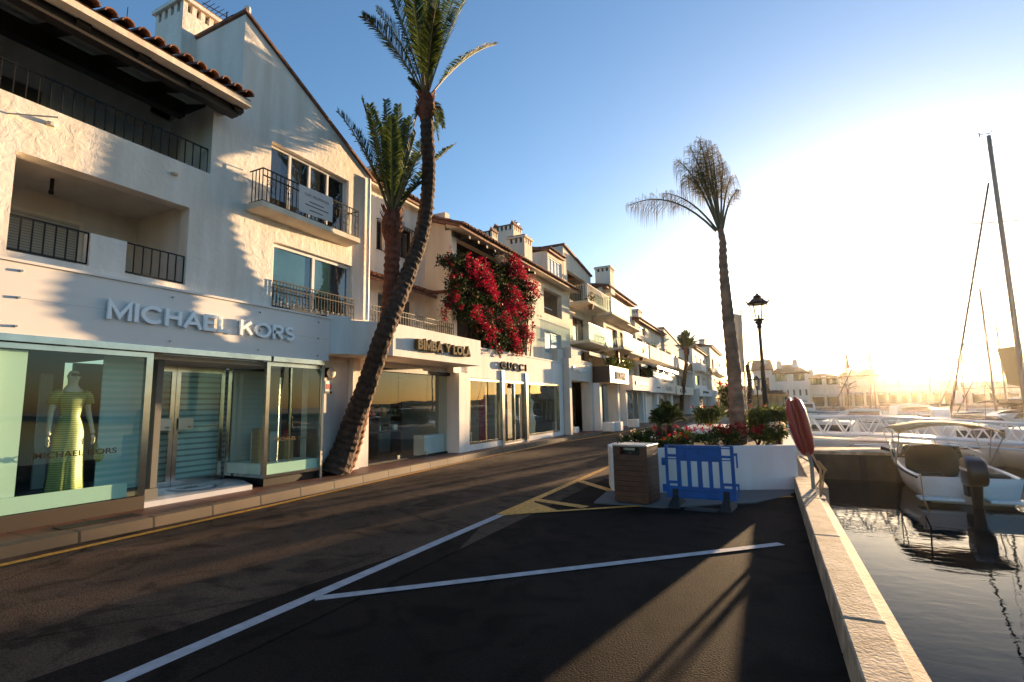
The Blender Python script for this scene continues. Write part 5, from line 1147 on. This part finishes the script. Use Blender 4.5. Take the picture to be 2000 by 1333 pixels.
o_ = b_.build('cloth', leafmat('pale_banner_cloth', (.50, .50, .48), (.50, .50, .48), .4), bn_, True); md = o_.modifiers.new('s', 'SOLIDIFY'); md.thickness = .004

# café chairs far down the street
def chair(x, y, label, rz):
    t = thing('cafe_chair', (0, 0, 0), label, 'chair', 'chairs far down the street')
    f = Fr(0, 0, 0); MB().box(f, -.2, .2, -.2, .2, .44, .47).build('seat', PINK, t); MB().box(f, -.2, .2, -.21, -.17, .5, .85).build('backrest', PINK, t)
    for a in (-.18, .18):
        for c in (-.18, .18): MB().tube([(a, c, 0), (a, c, .44)], .015, 4).build('leg', PINK, t)
    place(t, (x, y, .14), rz)
PINK = mat('pink_cafe_paint', (.55, .28, .26), .5)
for k, (px, lb) in enumerate([(1340, 'leftmost pink café chair before the far shop fronts'), (1350, 'middle pink café chair, half turned, far down the street'), (1360, 'rightmost pink café chair far down the street')]):
    p = gnd(px, 807, .14); chair(p.x, p.y, lb, k * 1.1)

# ================================================================== mannequin in the window
mq = thing('mannequin', (-9.35, 3.98, .40), 'shop mannequin in sunglasses and a long lime-green striped dress inside the left window', 'mannequin')
def skin_mesh(name, verts, edges, radii, m, par, sub=2):
    me = bpy.data.meshes.new(name); me.from_pydata(verts, edges, []); o = bpy.data.objects.new(name, me); COL.objects.link(o)
    md = o.modifiers.new('skin', 'SKIN'); 
    for v, r_ in zip(me.skin_vertices[0].data, radii): v.radius = r_ if isinstance(r_, tuple) else (r_, r_)
    me.skin_vertices[0].data[0].use_root = True
    s2 = o.modifiers.new('sub', 'SUBSURF'); s2.levels = sub; s2.render_levels = sub
    dg = bpy.context.evaluated_depsgraph_get(); dg.update(); m2 = bpy.data.meshes.new_from_object(o.evaluated_get(dg)); bpy.data.objects.remove(o)
    m2.materials.append(m); o = bpy.data.objects.new(name, m2); COL.objects.link(o); o.parent = par; ORG[o.name] = Vector((0, 0, 0)); m2.polygons.foreach_set('use_smooth', [True] * len(m2.polygons)); return o
# local axes: +x towards the street, y along the window
V = [(0, 0, 1.0), (0, 0, 1.18), (0.01, 0, 1.36), (0, 0, 1.48), (0, 0, 1.56), (.015, 0, 1.66), (.01, 0, 1.78),
     (0, -.17, 1.44), (-.01, -.22, 1.17), (.05, -.25, .93), (.07, -.25, .86), (0, .17, 1.44), (-.01, .22, 1.17), (.04, .26, .93), (.06, .27, .86),
     (0, -.09, .93), (.01, -.10, .52), (0, -.09, .12), (.0, -.09, .06), (.12, -.10, .03), (0, .09, .93), (.03, .10, .52), (.04, .10, .12), (.04, .10, .06), (.16, .12, .03)]
E_ = [(0, 1), (1, 2), (2, 3), (3, 4), (4, 5), (5, 6), (3, 7), (7, 8), (8, 9), (9, 10), (3, 11), (11, 12), (12, 13), (13, 14), (0, 15), (15, 16), (16, 17), (17, 18), (18, 19), (0, 20), (20, 21), (21, 22), (22, 23), (23, 24)]
Rr_ = [(.10, .14), (.08, .11), (.09, .13), .07, .05, (.085, .075), (.075, .065), .052, .038, .028, .030, .052, .038, .028, .030, .085, .055, .035, .035, .028, .085, .055, .035, .035, .028]
skin_mesh('body', V, E_, Rr_, SKIN, mq)
for s in (-1, 1):                                       # hands: palm with five separate fingers
    vv = [(.07, s * .26, .86), (.08, s * .265, .80)]; ee = [(0, 1)]; rd_ = [.022, .026]
    for k in range(4):
        i = len(vv); fx = .045 + .022 * k; L = (.055, .065, .06, .045)[k]; vv += [(fx, s * .265, .775), (fx + .004, s * .262, .775 - L * .55), (fx - .004, s * .252, .775 - L)]; ee += [(1, i), (i, i + 1), (i + 1, i + 2)]; rd_ += [.009, .0085, .007]
    i = len(vv); vv += [(.115, s * .262, .81), (.128, s * .258, .78)]; ee += [(1, i), (i, i + 1)]; rd_ += [.009, .008]
    skin_mesh('hand', vv, ee, rd_, SKIN, mq, 1)
d_ = MB(); N_ = 28
prof = [(1.47, .05, .13, 0), (1.43, .085, .175, 0), (1.36, .115, .165, 0), (1.25, .10, .135, 0), (1.12, .082, .118, 0), (1.0, .11, .155, .0), (.9, .12, .175, .05), (.6, .12, .18, .16), (.3, .13, .19, .24), (.12, .14, .20, .30), (.10, .13, .19, .3)]
for z, rx, ry, fl_ in prof:
    for j in range(N_):
        an = 2 * math.pi * j / N_; k = 1 + fl_ * .35 * math.sin(an * 7); d_.v.append((rx * k * math.cos(an) + .01, ry * k * math.sin(an), z))
for k in range(len(prof) - 1):
    for j in range(N_): j2 = (j + 1) % N_; d_.f.append((k * N_ + j, (k + 1) * N_ + j, (k + 1) * N_ + j2, k * N_ + j2))
ORG[mq.name] = Vector((0, 0, 0)); dress = d_.build('dress', DRESS, mq, True)
for s in (-1, 1): MB().tube([(0, s * .13, 1.45), (0, s * .19, 1.40), (0, s * .215, 1.29)], [.07, .068, .066], 10).build('sleeve', DRESS, dress, True)
MB().box(Fr(), -.06, .06, .075, .10, 1.685, 1.725).build('sunglasses', IRON, mq, bev=.008)
b_ = MB(); b_.ball((.095, 0, 1.665), (.018, .012, .025), 8, 6); b_.ball((.088, 0, 1.625), (.008, .022, .006), 8, 4); b_.build('nose_and_mouth', SKIN, mq, True)
for s in (-1, 1):
    MB().ball((.02, s * .072, 1.68), (.018, .008, .028), 8, 6).build('ear', SKIN, mq, True)
    MB().box(Fr(), s * .105 - .035, s * .105 + .035, -.04, .20, .0, .022).tube([(-.02, s * .105, .02), (-.03, s * .105, .12)], .012, 5).tube([(.06, s * .105 - .04, .02), (.06, s * .105, .075), (.06, s * .105 + .04, .02)], .012, 5).build('sandal', CANV, mq)
place(mq, (-9.35, 3.98, .40), 0, 1.06)
hb = thing('handbag', (-9.3, 4.32, .6), 'green bag hanging beside the mannequin', 'handbag'); MB().ball((-9.28, 4.36, .98), (.05, .07, .10), 10, 6).build('bag_body', DRESS, hb); MB().tube([(-9.28, 4.30, 1.05), (-9.27, 4.29, 1.25), (-9.28, 4.36, 1.05)], .008, 4).build('strap', DRESS, hb)
# estate banner on the balcony
bp_ = thing('banner', (-8.42, 7.7, 5.9), 'white estate agent banner tied to the upper balcony railing', 'banner')
b_ = MB(); b_.hexa([(-8.465, 7.23, 5.72), (-8.455, 7.23, 5.72), (-8.455, 8.14, 5.76), (-8.465, 8.14, 5.76), (-8.465, 7.22, 6.30), (-8.455, 7.22, 6.30), (-8.455, 8.14, 6.33), (-8.465, 8.14, 6.33)]); b_.build('cloth', mat('banner_cloth', (.62, .58, .55), .7), bp_)
text('lettering', 'CHIC PROPERTIES', FB, 7.36, 8.02, 6.12, 6.18, -8.4545, INK, bp_, .002)
for z, a, c in ((6.00, 7.48, 7.88), (5.92, 7.38, 8.02), (5.82, 7.5, 7.86)): MB().box(FB, a, c, -8.4548, -8.4535, z, z + .022).build('small_print', INK, bp_)

for k, (x, y, z, r_, lb) in enumerate([(-8.5, 27.2, 7.45, .30, 'potted plant on the railed top balcony of the gabled house'), (-8.2, 33.6, 5.25, .34, 'potted plant on the middle balcony of the tall pale house'), (-7.9, 36.8, 5.25, .34, 'second potted plant further along the railed middle balcony'), (-8.0, 41.5, 5.9, .4, 'plant rising above the nearer white parapet balcony'), (-8.0, 47.5, 5.9, .45, 'plant rising above the farther white parapet balcony'), (-8.8, 30.2, 5.3, .3, 'plant behind the glass balustrade near the house corner')]):
    t = leafy(lb, [((x, y, z), (r_, r_, r_ * 1.1))], 260, .12, 70 + k, 'potted plant', 'potted_plant'); t['group'] = 'potted plants on the balconies'
    MB().lathe((x, y, z - r_ * 1.1 - .30), [(.12, 0), (.18, .3), (.16, .3)], 10).build('pot', TILE, t)
# ================================================================== harbour
pi = thing('pontoon', (5, 20.5, -.9), 'dark wet concrete landing stage running out under the white gangway', 'pontoon')
MB().box(F0, 19.5, 21.2, .87, 5.2, -1.6, -.12).build('body', CONC, pi); MB().box(F0, 19.45, 21.25, .87, 5.25, -.119, -.03).build('edge_beam', STONE, pi)
for k in range(4): MB().box(F0, 19.42, 19.449, 1.3 + k * 1.1, 1.5 + k * 1.1, -.85, -.15).build('fender_strip', BLACKR, pi)
MB().tube([(3.0, 19.4, .12), (3.25, 19.35, .05), (3.35, 19.32, -.3), (3.3, 19.3, -1.0)], .05, 8).build('hose', BLACKR, pi)
gw = thing('gangway', (4, 21.6, .2), 'white painted metal truss gangway leading down towards the moored boats', 'gangway')
XA, XZ = 1.05, 8.6
def gz(x): return 1.0 - .055 * max(0, x - 3.2) ** 1.1
for y in (21.5, 22.5):
    b_ = MB(); n = 11; xs = [XA + (XZ - XA) * k / 24 for k in range(25)]
    b_.tube([(x, y, gz(x)) for x in xs], .045, 6); b_.tube([(x, y, gz(x) - .62) for x in xs], .05, 6); b_.tube([(x, y, gz(x) - .80) for x in xs], .035, 6)
    for k in range(n):
        x0 = XA + (XZ - XA) * k / n; xm = x0 + (XZ - XA) / n / 2; x1 = x0 + (XZ - XA) / n
        b_.tube([(x0, y, gz(x0) - .62), (xm, y, gz(xm))], .026, 5); b_.tube([(xm, y, gz(xm)), (x1, y, gz(x1) - .62)], .026, 5)
    b_.build('side_truss', WHITEP, gw)
MB().hexa([(XA, 21.5, gz(XA) - .78), (XZ, 21.5, gz(XZ) - .78), (XZ, 22.5, gz(XZ) - .78), (XA, 22.5, gz(XA) - .78), (XA, 21.5, gz(XA) - .72), (XZ, 21.5, gz(XZ) - .72), (XZ, 22.5, gz(XZ) - .72), (XA, 22.5, gz(XA) - .72)]).build('walkway', STONE, gw)
MB().box(F0, 21.3, 22.7, .82, 1.1, -.02, .72).build('end_post', WHITEP, gw)

def hull_mesh(L, B, h0=.62, h1=.95, full=2.6, draft=.35):
    """hull with its stern at y=0 and bow at y=L, waterline at z=0; returns hull and deck"""
    b = MB(); n = 14
    for k in range(n + 1):
        t = k / n; w = B / 2 * (1 - t ** full * .97) * (.92 + .08 * math.sin(math.pi * min(1, t * 1.6))); h = h0 + (h1 - h0) * t ** 1.4; y = L * t
        b.v += [(0, y * .93, -draft + draft * t ** 3), (w * .62, y * .95, -.12 + .1 * t ** 2), (w * .86, y * .975, .10 + .1 * t), (w, y, h), (w - .07 * (1 - t * .7), y, h + .03), (w - .10 * (1 - t * .7), y, h - .02)]
    for k in range(n):
        for j in range(5): i = 6 * k + j; b.f.append((i, i + 6, i + 7, i + 1))
    m = len(b.v); b.v += [(-v[0], v[1], v[2]) for v in b.v[:m]]
    b.f += [tuple(reversed([i + m for i in f])) for f in list(b.f)]
    b.f.append((0, 1, 2, 3, m + 3, m + 2, m + 1))
    d = MB(); st = [b.v[6 * k + 5] for k in range(n + 1)]
    for k in range(n): a, c = st[k], st[k + 1]; z0, z1 = a[2] - (.22 if k < 5 else 0), c[2] - (.22 if k + 1 < 5 else 0); d.q((-a[0], a[1], z0), (a[0], a[1], z0), (c[0], c[1], z1), (-c[0], c[1], z1))
    return b, d
SHG = mat('tinted_acrylic', (.03, .04, .045), .05, coat=.5)
def motorboat(label, L=6.4, B=2.35, hullm=None, canopy=True, outboard=True, cabin=False, cover=True, grp='boats moored in the harbour', cm=None):
    t = thing('motorboat', (0, 0, 0), label, 'motorboat', grp); h, d = hull_mesh(L, B)
    h.build('hull', hullm or GELW, t, True); d.build('deck', GELW, t)
    MB().box(F0, .02, .5, -B * .40, B * .40, .18, .56).build('stern_bench', GELW, t, bev=.03)
    for s in (-1, 1): MB().box(F0, -.42, .0, s * B * .30 - .42, s * B * .30 + .42, .10, .17).build('swim_platform', GELW, t, bev=.02)
    for s in (-1, 1): MB().tube([tuple(Vector(h.v[6 * k + 3]) * 1.0 + Vector((.012, 0, -.03))) if s > 0 else (-h.v[6 * k + 3][0] - .012, h.v[6 * k + 3][1], h.v[6 * k + 3][2] - .03) for k in range(15)], .028, 6).build('rub_rail', BLACKR, t)
    MB().tube([(-B * .42, .1, .66), (-B * .5, -.8, .2), (-B * .6, -2.2, .15), (-B * .75, -3.6, .55)], .016, 5).build('mooring_rope', CANV, t)
    b = MB(); 
    for s in (-1, 1):
        for k in range(5): b.tube([(s * B * (.47 - .012 * k * k), L * (.35 + .11 * k), .68 + .05 * k), (s * B * (.45 - .012 * k * k), L * (.35 + .11 * k), 1.0 + .05 * k)], .012, 5)
        b.tube([(s * B * (.45 - .012 * k * k), L * (.35 + .11 * k), 1.0 + .05 * k) for k in range(6)], .014, 5)
    b.build('rail', CHROME, t)
    if outboard:
        o = MB(); pr_ = [(.0, -.10), (.16, -.08), (.22, .1), (.24, .3), (.20, .5), (.10, .62), (.0, .65)]
        o.extr(Fr(0, 0, 90), [(.08, .50), (.18, .46), (.62, .50), (.72, .62), (.74, .86), (.66, 1.06), (.40, 1.16), (.16, 1.10), (.08, .92)], -.19, .19); o = o.build('outboard_motor', MOTOR, t, True, .07)
        MB().box(F0, -.66, -.14, .192, .197, .84, .90).box(F0, -.66, -.14, -.197, -.192, .84, .90).build('stripe', WHITEP, o)
        MB().tube([(0, -.42, .5), (0, -.40, .0), (0, -.40, -.45)], [.13, .09, .06], 8).build('leg', MOTOR, o); MB().box(F0, -.28, .0, -.13, .13, .22, .46).build('bracket', IRON, o)
    ws = MB(); n = 9
    for k in range(n + 1):
        a = math.pi * k / n; ws.v += [(B * .36 * math.cos(a), L * .50 + .55 * math.sin(a), .72), (B * .30 * math.cos(a), L * .47 + .40 * math.sin(a), 1.12)]
    for k in range(n): ws.f.append((2 * k, 2 * k + 1, 2 * k + 3, 2 * k + 2))
    w = ws.build('windscreen', SHG, t, True); MB().tube([ws.v[2 * k + 1] for k in range(n + 1)], .018, 5).build('screen_frame', CHROME, w)
    if cabin:
        MB().extr(Fr(0, 0, 90), [(0, 0)] * 0 + [(-L * .74, .75), (-L * .34, .75), (-L * .36, 1.45), (-L * .52, 1.5), (-L * .62, 1.35)], -B * .34, B * .34).build('cabin', GELW, t, bev=.06)
        MB().extr(Fr(0, 0, 90), [(-L * .60, 1.02), (-L * .37, 1.02), (-L * .37, 1.3), (-L * .57, 1.32)], -B * .342, B * .342).build('cabin_window', SHG, t)
    if cover:
        c = MB(); c.lathe((-.12 * B, L * .30, .42), [(.52, 0), (.60, .25), (.58, .6), (.46, .78), (.2, .84)], 14, .75); c.build('console_cover', CANVD, t, True)
        for s in (-1, 1): MB().box(F0, .30, .70, s * .62 - .25, s * .62 + .25, .40, .66).build('seat', CANVD, t, bev=.06)
    if canopy:
        cb = MB(); nx, ny = 10, 6; z0 = 1.62
        for i in range(nx + 1):
            for j in range(ny + 1):
                u, v = i / nx * 2 - 1, j / ny; cb.v.append((u * B * .50, L * (.16 + .36 * v), z0 + .20 * (1 - abs(u) ** 2.2) + .07 * math.sin(math.pi * v)))
        for i in range(nx):
            for j in range(ny): k = i * (ny + 1) + j; cb.f.append((k, k + ny + 1, k + ny + 2, k + 1))
        c = cb.build('canopy', cm or CANV, t, True); md = c.modifiers.new('s', 'SOLIDIFY'); md.thickness = .02
        for s in (-1, 1):
            fr = MB()
            for (ya, yb) in ((.34, .16), (.34, .30), (.36, .52)): fr.tube([(s * B * .47, L * ya, .66), (s * B * .50, L * yb, z0)], .014, 5)
            fr.build('canopy_frame', STEEL, t)
    for s in (-1, 1): MB().ball((s * (B * .5 + .10), L * .62, .28), (.10, .10, .28), 8, 7).build('fender', WHITEP, t, True)
    return t
def put(o, x, y, rz, sc=1.0): place(o, (x, y, -.9), R(rz), sc)
mb = motorboat('white motorboat with tan canopy and black outboard, stern towards the quay, nearest boat', 6.4, 2.15); put(mb, 4.15, 16.0, 0)
m2 = motorboat('white motorboat cut by the right edge, moored beside the tan-canopied boat', 6.6, 2.5, NAVY, False, True, False, False); put(m2, 7.5, 15.2, -3)
protoA = motorboat('white cabin boat behind the gangway near the quay post', 7.5, 2.6, None, False, False, True, False); put(protoA, 3.2, 24.6, -78)
protoB = motorboat('dark-hulled cabin boat with dark canopy in the middle of the basin', 8.5, 2.9, NAVY, True, False, True, False, cm=CANVD); put(protoB, 9.5, 33.5, -80)
lots = [(protoA, 6.2, 28.6, 75, 1.0, 'white cabin boat just right of the gangway end'), (protoB, 5.2, 31.0, -85, .9, 'dark canopied boat seen over the left part of the gangway'),
        (protoA, 15.5, 36.0, -75, 1.25, 'larger white cabin cruiser below the sun'), (protoA, 10.5, 45.0, 80, 1.2, 'white cruiser lying crosswise before the harbour houses'),
        (protoB, 19.0, 44.0, 95, 1.1, 'dark-hulled canopied boat in the far right basin'), (protoA, 24.5, 40.0, 60, 1.3, 'white cruiser near the right masts'), (protoB, 15.0, 55.0, -70, 1.2, 'dark canopied cruiser far out below the sun'),
        (protoA, 6.5, 56.0, -85, 1.3, 'white cruiser far off beneath the red flag'), (protoA, 24.0, 60.0, -70, 1.5, 'big white cruiser in the back row, right of the sun'), (protoB, 31.0, 55.0, 80, 1.4, 'dark cruiser in the back row at the right edge'),
        (protoA, 9.0, 72.0, 85, 1.5, 'white yacht moored by the far quay under the white houses'), (protoA, 21.0, 78.0, -85, 1.6, 'white yacht by the far quay below the sun'), (protoB, 34.0, 74.0, -80, 1.6, 'dark yacht by the far quay at the right')]
for s_, x, y, rz, sc, lb in lots: o = copy_tree(s_); o['label'] = lb; put(o, x, y, rz, sc)
def mast(b, x, y, z0, z1, r0, r1, lean=0): b.tube([(x, y, z0), (x + lean * .5, y, (z0 + z1) / 2), (x + lean, y, z1)], [r0, (r0 + r1) / 2, r1], 8)
ALU = mat('weathered_mast_alloy', (.30, .22, .17), .5, .3)
def sailboat(label, L, B, H, detail=True, cov=None):
    t = thing('sailboat', (0, 0, 0), label, 'sailboat', 'sailing boats with bare masts'); h, d = hull_mesh(L, B, .9, 1.15, 2.2, .5); h.build('hull', GELW, t, True); d.build('deck', GELW, t)
    MB().extr(Fr(0, 0, 90), [(-L * .68, .95), (-L * .30, .95), (-L * .32, 1.35), (-L * .55, 1.4)], -B * .26, B * .26).build('coachroof', GELW, t, bev=.05)
    b = MB(); mast(b, 0, L * .55, .9, H, .105 if detail else .10, .065); m_ = b.build('mast', ALU, t)
    MB().tube([(0, L * .54, 1.9), (0, L * .12, 1.95)], .07, 8).build('boom', ALU, t); MB().tube([(0, L * .52, 2.05), (0, L * .14, 2.08)], [.16, .10], 8).build('sail_cover', cov or CANVD, t)
    for f in (.45, .72): MB().tube([(-B * .32, L * .53, H * f), (0, L * .55, H * f + .05), (B * .32, L * .53, H * f)], .02, 5).build('spreader', ALU, m_)
    b = MB(); b.tube([(0, L * .58, H * .86), (0, L * .97, 1.6)], [.03, .055], 6); b.build('furled_jib', cov or CANVD, t)
    b = MB(); b.tube([(0, L * .55, H), (0, .05, 1.1)], .008, 4)
    for s in (-1, 1): b.tube([(0, L * .55, H * .98), (s * B * .32, L * .53, H * .72), (s * B * .32, L * .53, H * .45), (s * B * .46, L * .52, 1.0)], .008, 4)
    b.build('rigging', IRON, t)
    b = MB(); b.tube([(-.30, L * .55, H + .08), (.08, L * .55, H + .10), (.14, L * .55, H + .22)], .012, 4); b.tube([(-.30, L * .55, H + .0), (-.30, L * .55, H + .16)], .02, 4); b.tube([(0, L * .55, H), (0, L * .55, H + .5)], .006, 3); b.build('wind_vane', IRON, m_)
    return t
def putmast(o, L, px, py, y, rz, sc=1.0):
    p = ony(px, py, y); c, s = math.cos(R(rz)), math.sin(R(rz)); place(o, (p.x + s * L * .55 * sc, y - c * L * .55 * sc, -.9), R(rz), sc)
mz = ony(1950, 262, 25).z + .9
s0 = sailboat('big sailing boat with tall bare mast cut by the right edge of the view', 11, 3.4, mz, True); putmast(s0, 11, 1972, 560, 25, 14)
s1 = sailboat('sailing boat whose thin mast rises right of the sun', 9, 3.0, 10.0, False); putmast(s1, 9, 1945, 800, 46, 40)
for k, (px, y, sc, rz, lb) in enumerate([(1888, 62, .85, -70, 'sailing boat with a thin mast between the sun and the tall mast'), (1712, 60, .95, 80, 'sailing boat with a faint mast left of the sun'), (1968, 52, .8, 60, 'sailing boat with a slanting thin mast at the far right')]):
    o = copy_tree(s1); o['label'] = lb; putmast(o, 9, px, 800, y, rz, sc)
# flag poles
for px, y, zt, m_, lb in [(1661, 90, 688, RED, 'flag pole with a furled red flag before the harbour houses'), (1888, 88, 678, RED, 'flag pole with a small red flag right of the sun')]:
    p = ony(px, 800, y); q = ony(px, zt, y); t = thing('flag_pole', (p.x, y, .2), lb, 'flag pole', 'flag poles across the harbour')
    MB().tube([(p.x, y, .2), (p.x, y, q.z)], [.08, .05], 6).build('pole', ALU, t)
    MB().hexa([(p.x + .06, y, q.z - 2.4), (p.x + .4, y + .05, q.z - 2.3), (p.x + .4, y + .09, q.z - 2.3), (p.x + .06, y + .04, q.z - 2.4), (p.x + .06, y, q.z - .1), (p.x + .3, y + .05, q.z - .5), (p.x + .3, y + .09, q.z - .5), (p.x + .06, y + .04, q.z - .1)]).build('flag', m_, t)
p = ony(1985, 800, 30); t = thing('flag_pole', (p.x, 30, -.9), 'pole with a tan hanging banner at the right edge behind the tall mast', 'flag pole', 'flag poles across the harbour')
q = ony(1976, 680, 30); MB().tube([(q.x + .3, 30, -.9), (q.x + .3, 30, q.z + .2)], .04, 6).build('pole', ALU, t)
MB().hexa([(q.x - .3, 30, q.z - 1.6), (q.x + .15, 30.05, q.z - 1.7), (q.x + .15, 30.08, q.z - 1.7), (q.x - .3, 30.03, q.z - 1.6), (q.x - .5, 30, q.z), (q.x + .25, 30.05, q.z + .1), (q.x + .25, 30.08, q.z + .1), (q.x - .5, 30.03, q.z)]).build('flag', CANV, t)
b_ = MB(); pb = ony(1838, 815, 27); b_.box(F0, 26.8, 27.3, pb.x - .28, pb.x + .28, -1.2, pb.z + .35); tag(b_.build('bollard_box', WHITEP, None, bev=.03), 'white square service box standing up beyond the gangway', 'service box')

# ================================================================== houses across the harbour
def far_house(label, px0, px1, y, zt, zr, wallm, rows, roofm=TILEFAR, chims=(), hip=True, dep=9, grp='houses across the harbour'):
    """a house whose wall faces the basin: zt = eave pixel row, zr = ridge pixel row"""
    a, c = ony(px0, zt, y), ony(px1, zt, y); rz_ = ony((px0 + px1) / 2, zr, y).z if zr else None; x0, x1 = a.x, c.x; ze = (a.z + c.z) / 2
    t = thing('white_house', ((x0 + x1) / 2, y, .1), label, 'house', grp); f = Fr(0, y, 90)
    holes = []
    for (z0, z1, n, wd, k) in rows:
        st_ = (x1 - x0) / n
        for j in range(n): holes.append((x0 + st_ * (j + .5 - wd / 2), x0 + st_ * (j + .5 + wd / 2), z0, z1, k))
    b = MB(); b.wall(f, (x0, x1), (.0, ze), [h[:4] for h in holes], 0, .3); b.box(f, x0, x0 + .3, -dep, -.301, 0, ze); b.box(f, x1 - .3, x1, -dep, -.301, 0, ze); b.build('wall', wallm, t)
    MB().box(f, x0 + .31, x1 - .31, -1.6, -1.5, 0, ze - .1).build('inner_wall', BEIGE, t)
    for h in holes:
        if h[4] == 'w': window(f, t, h[0] + .02, h[1] - .02, h[2] + .02, h[3] - .02, -.15, 2 if h[1] - h[0] < 2.5 else 5, WOODW, DGLASS, .09)
        elif h[4] == 'b':
            s = MB().box(f, h[0] - .2, h[1] + .2, .002, .7, h[2] - .18, h[2]).build('balcony', WHITE2, t); MB().box(f, h[0] - .2, h[1] + .2, .6, .699, h[2] + .001, h[2] + .8).build('parapet', WHITE2, s)
        elif h[4] == 's': MB().box(f, h[0] + .01, h[1] - .01, -.8, -.75, h[2], h[3]).build('shop_window', SHG, t); MB().hexa([f.p(h[0], .002, h[3] + .1), f.p(h[0], 1.4, h[3] - .3), f.p(h[1], 1.4, h[3] - .3), f.p(h[1], .002, h[3] + .1), f.p(h[0], .002, h[3] + .2), f.p(h[0], 1.4, h[3] - .2), f.p(h[1], 1.4, h[3] - .2), f.p(h[1], .002, h[3] + .2)]).build('awning', CREAM, t)
    if rz_:
        i_ = 1.6 if hip else .0; b = MB(); m0, m1 = x0 + i_, x1 - i_
        v = [f.p(x0 - .3, .4, ze), f.p(x1 + .3, .4, ze), f.p(x1 + .3, -dep, ze), f.p(x0 - .3, -dep, ze), f.p(m0, -dep / 2, rz_), f.p(m1, -dep / 2, rz_)]
        b.v = v + [(p[0], p[1], p[2] - .15) for p in v[:4]]; b.f = [(0, 1, 5, 4), (1, 2, 5), (2, 3, 4, 5), (3, 0, 4), (0, 6, 7, 1), (1, 7, 8, 2), (2, 8, 9, 3), (3, 9, 6, 0), (6, 9, 8, 7)]
        rf_ = b.build('roof', roofm, t)
        for (px, zc) in chims:
            q = ony(px, zc, y + 2.5); bb = MB(); bb.box(Fr(0, y, 90), q.x - .45, q.x + .45, -3.0, -2.2, ze, q.z - .5); bb.box(Fr(0, y, 90), q.x - .35, q.x + .35, -2.9, -2.3, q.z - .5, q.z - .2); bb.lathe((q.x, y + 2.6, q.z - .2), [(.6, 0), (.45, .2), (.1, .3)], 4); bb.build('chimney', WHITE2, rf_)
    return t
WOODW = mat('brown_window_wood', (.20, .13, .07), .6)
far_house('white house with gabled end and steep chimney beside the street lamp', 1470, 1507, 93, 722, 700, WHITE2, [(3.2, 5.2, 2, .3, 'w'), (.6, 2.4, 1, .5, 's')], chims=[(1492, 702)], hip=False)
far_house('white house with orange hipped roof and one long window band', 1507, 1578, 95, 729, 709, WHITE2, [(4.6, 5.9, 2, .62, 'w'), (2.2, 3.2, 6, .35, 'w'), (.5, 1.7, 3, .6, 's')], chims=[(1552, 703), (1521, 706)])
far_house('low cream house with glazed upper terrace right of the hipped roof', 1579, 1640, 97, 738, 727, CREAM, [(3.9, 5.3, 2, .72, 'w'), (.4, 2.2, 2, .8, 's')], chims=[(1583, 722)])
far_house('long cream house with orange roof and row of balconies left of the sun', 1641, 1752, 98, 733, 719, CREAM, [(3.8, 5.4, 4, .6, 'b'), (.4, 2.4, 5, .75, 's')], chims=[(1655, 713), (1676, 716), (1720, 716)])
far_house('cream house directly under the sun with dark awnings', 1753, 1812, 101, 735, 722, CREAM, [(3.8, 5.4, 3, .5, 'b'), (.4, 2.4, 3, .75, 's')])
far_house('stepped flat-topped cream block immediately right of the sun', 1813, 1858, 103, 722, None, CREAM, [(4.2, 5.8, 2, .5, 'b'), (.4, 2.4, 2, .7, 's')])
far_house('low long building with orange roof edge reaching the right edge of the view', 1859, 2150, 118, 756, 747, CREAM, [(3.2, 4.2, 7, .5, 'w'), (.4, 2.2, 8, .75, 's')])
far_house('small white flat annex behind the stepped block', 1842, 1876, 110, 742, None, WHITE2, [(2.6, 4.0, 2, .4, 'w')])
# sculpture and kiosk beside the first lamp
sc_ = thing('sculpture', (2.6, 70, .2), 'dark bronze lump-shaped sculpture on a plinth near the far end of the quay', 'sculpture'); q = ony(1515, 785, 62)
MB().box(F0, 60.8, 63.2, q.x - 1.2, q.x + 1.2, 0, .9).build('plinth', STONE, sc_)
b_ = MB(); b_.ball((q.x, 62, 2.0), (1.25, .6, .65), 12, 8); b_.ball((q.x - .9, 62, 2.75), (.45, .4, .5), 10, 7); b_.tube([(q.x - .7, 62, 2.9), (q.x - .9, 62, 3.5), (q.x - .5, 62, 3.9)], [.18, .12, .03], 8)
for dx in (-.7, .7): b_.tube([(q.x + dx, 62, 1.8), (q.x + dx, 62, .9)], [.28, .2], 8)
b_.build('bronze_body', LETD, sc_, True)
kq = ony(1470, 790, 44); ks = thing('kiosk', (kq.x, 44, 0), 'open timber kiosk with upright posts behind the planter', 'kiosk')
for k in range(9): MB().box(F0, 44, 44.12, kq.x - 1.3 + k * .42, kq.x - 1.18 + k * .42, 0, 1.9).build('post', CANV, ks)
MB().box(F0, 43.8, 46.6, kq.x - 1.5, kq.x + 2.5, 1.901, 2.05).build('roof', CANV, ks); MB().box(F0, 46.3, 46.4, kq.x - 1.3, kq.x + 2.3, 0, 1.9).build('back_wall', CREAM, ks)
lo = far_house('low tiled pavilion at the end of the street below the hill', 1402, 1436, 99, 780, 772, CREAM, [(.4, 1.8, 3, .6, 's')], grp=None)

# ================================================================== air
hz = MB(); hz.box(F0, -60, 150, -70, 130, -2.5, 22); hz = hz.build('haze', None or WHITE)
HM = bpy.data.materials.new('sea_haze'); HM.use_nodes = True; HN = HM.node_tree.nodes; HN.clear()
ho = HN.new('ShaderNodeOutputMaterial'); hv = HN.new('ShaderNodeVolumePrincipled'); hv.inputs['Color'].default_value = (1.0, .93, .82, 1); hv.inputs['Density'].default_value = .00014; hv.inputs['Anisotropy'].default_value = .93
lnk(HM, hv.outputs[0], ho.inputs['Volume']); hz.data.materials.clear(); hz.data.materials.append(HM); tag(hz, kind='stuff')
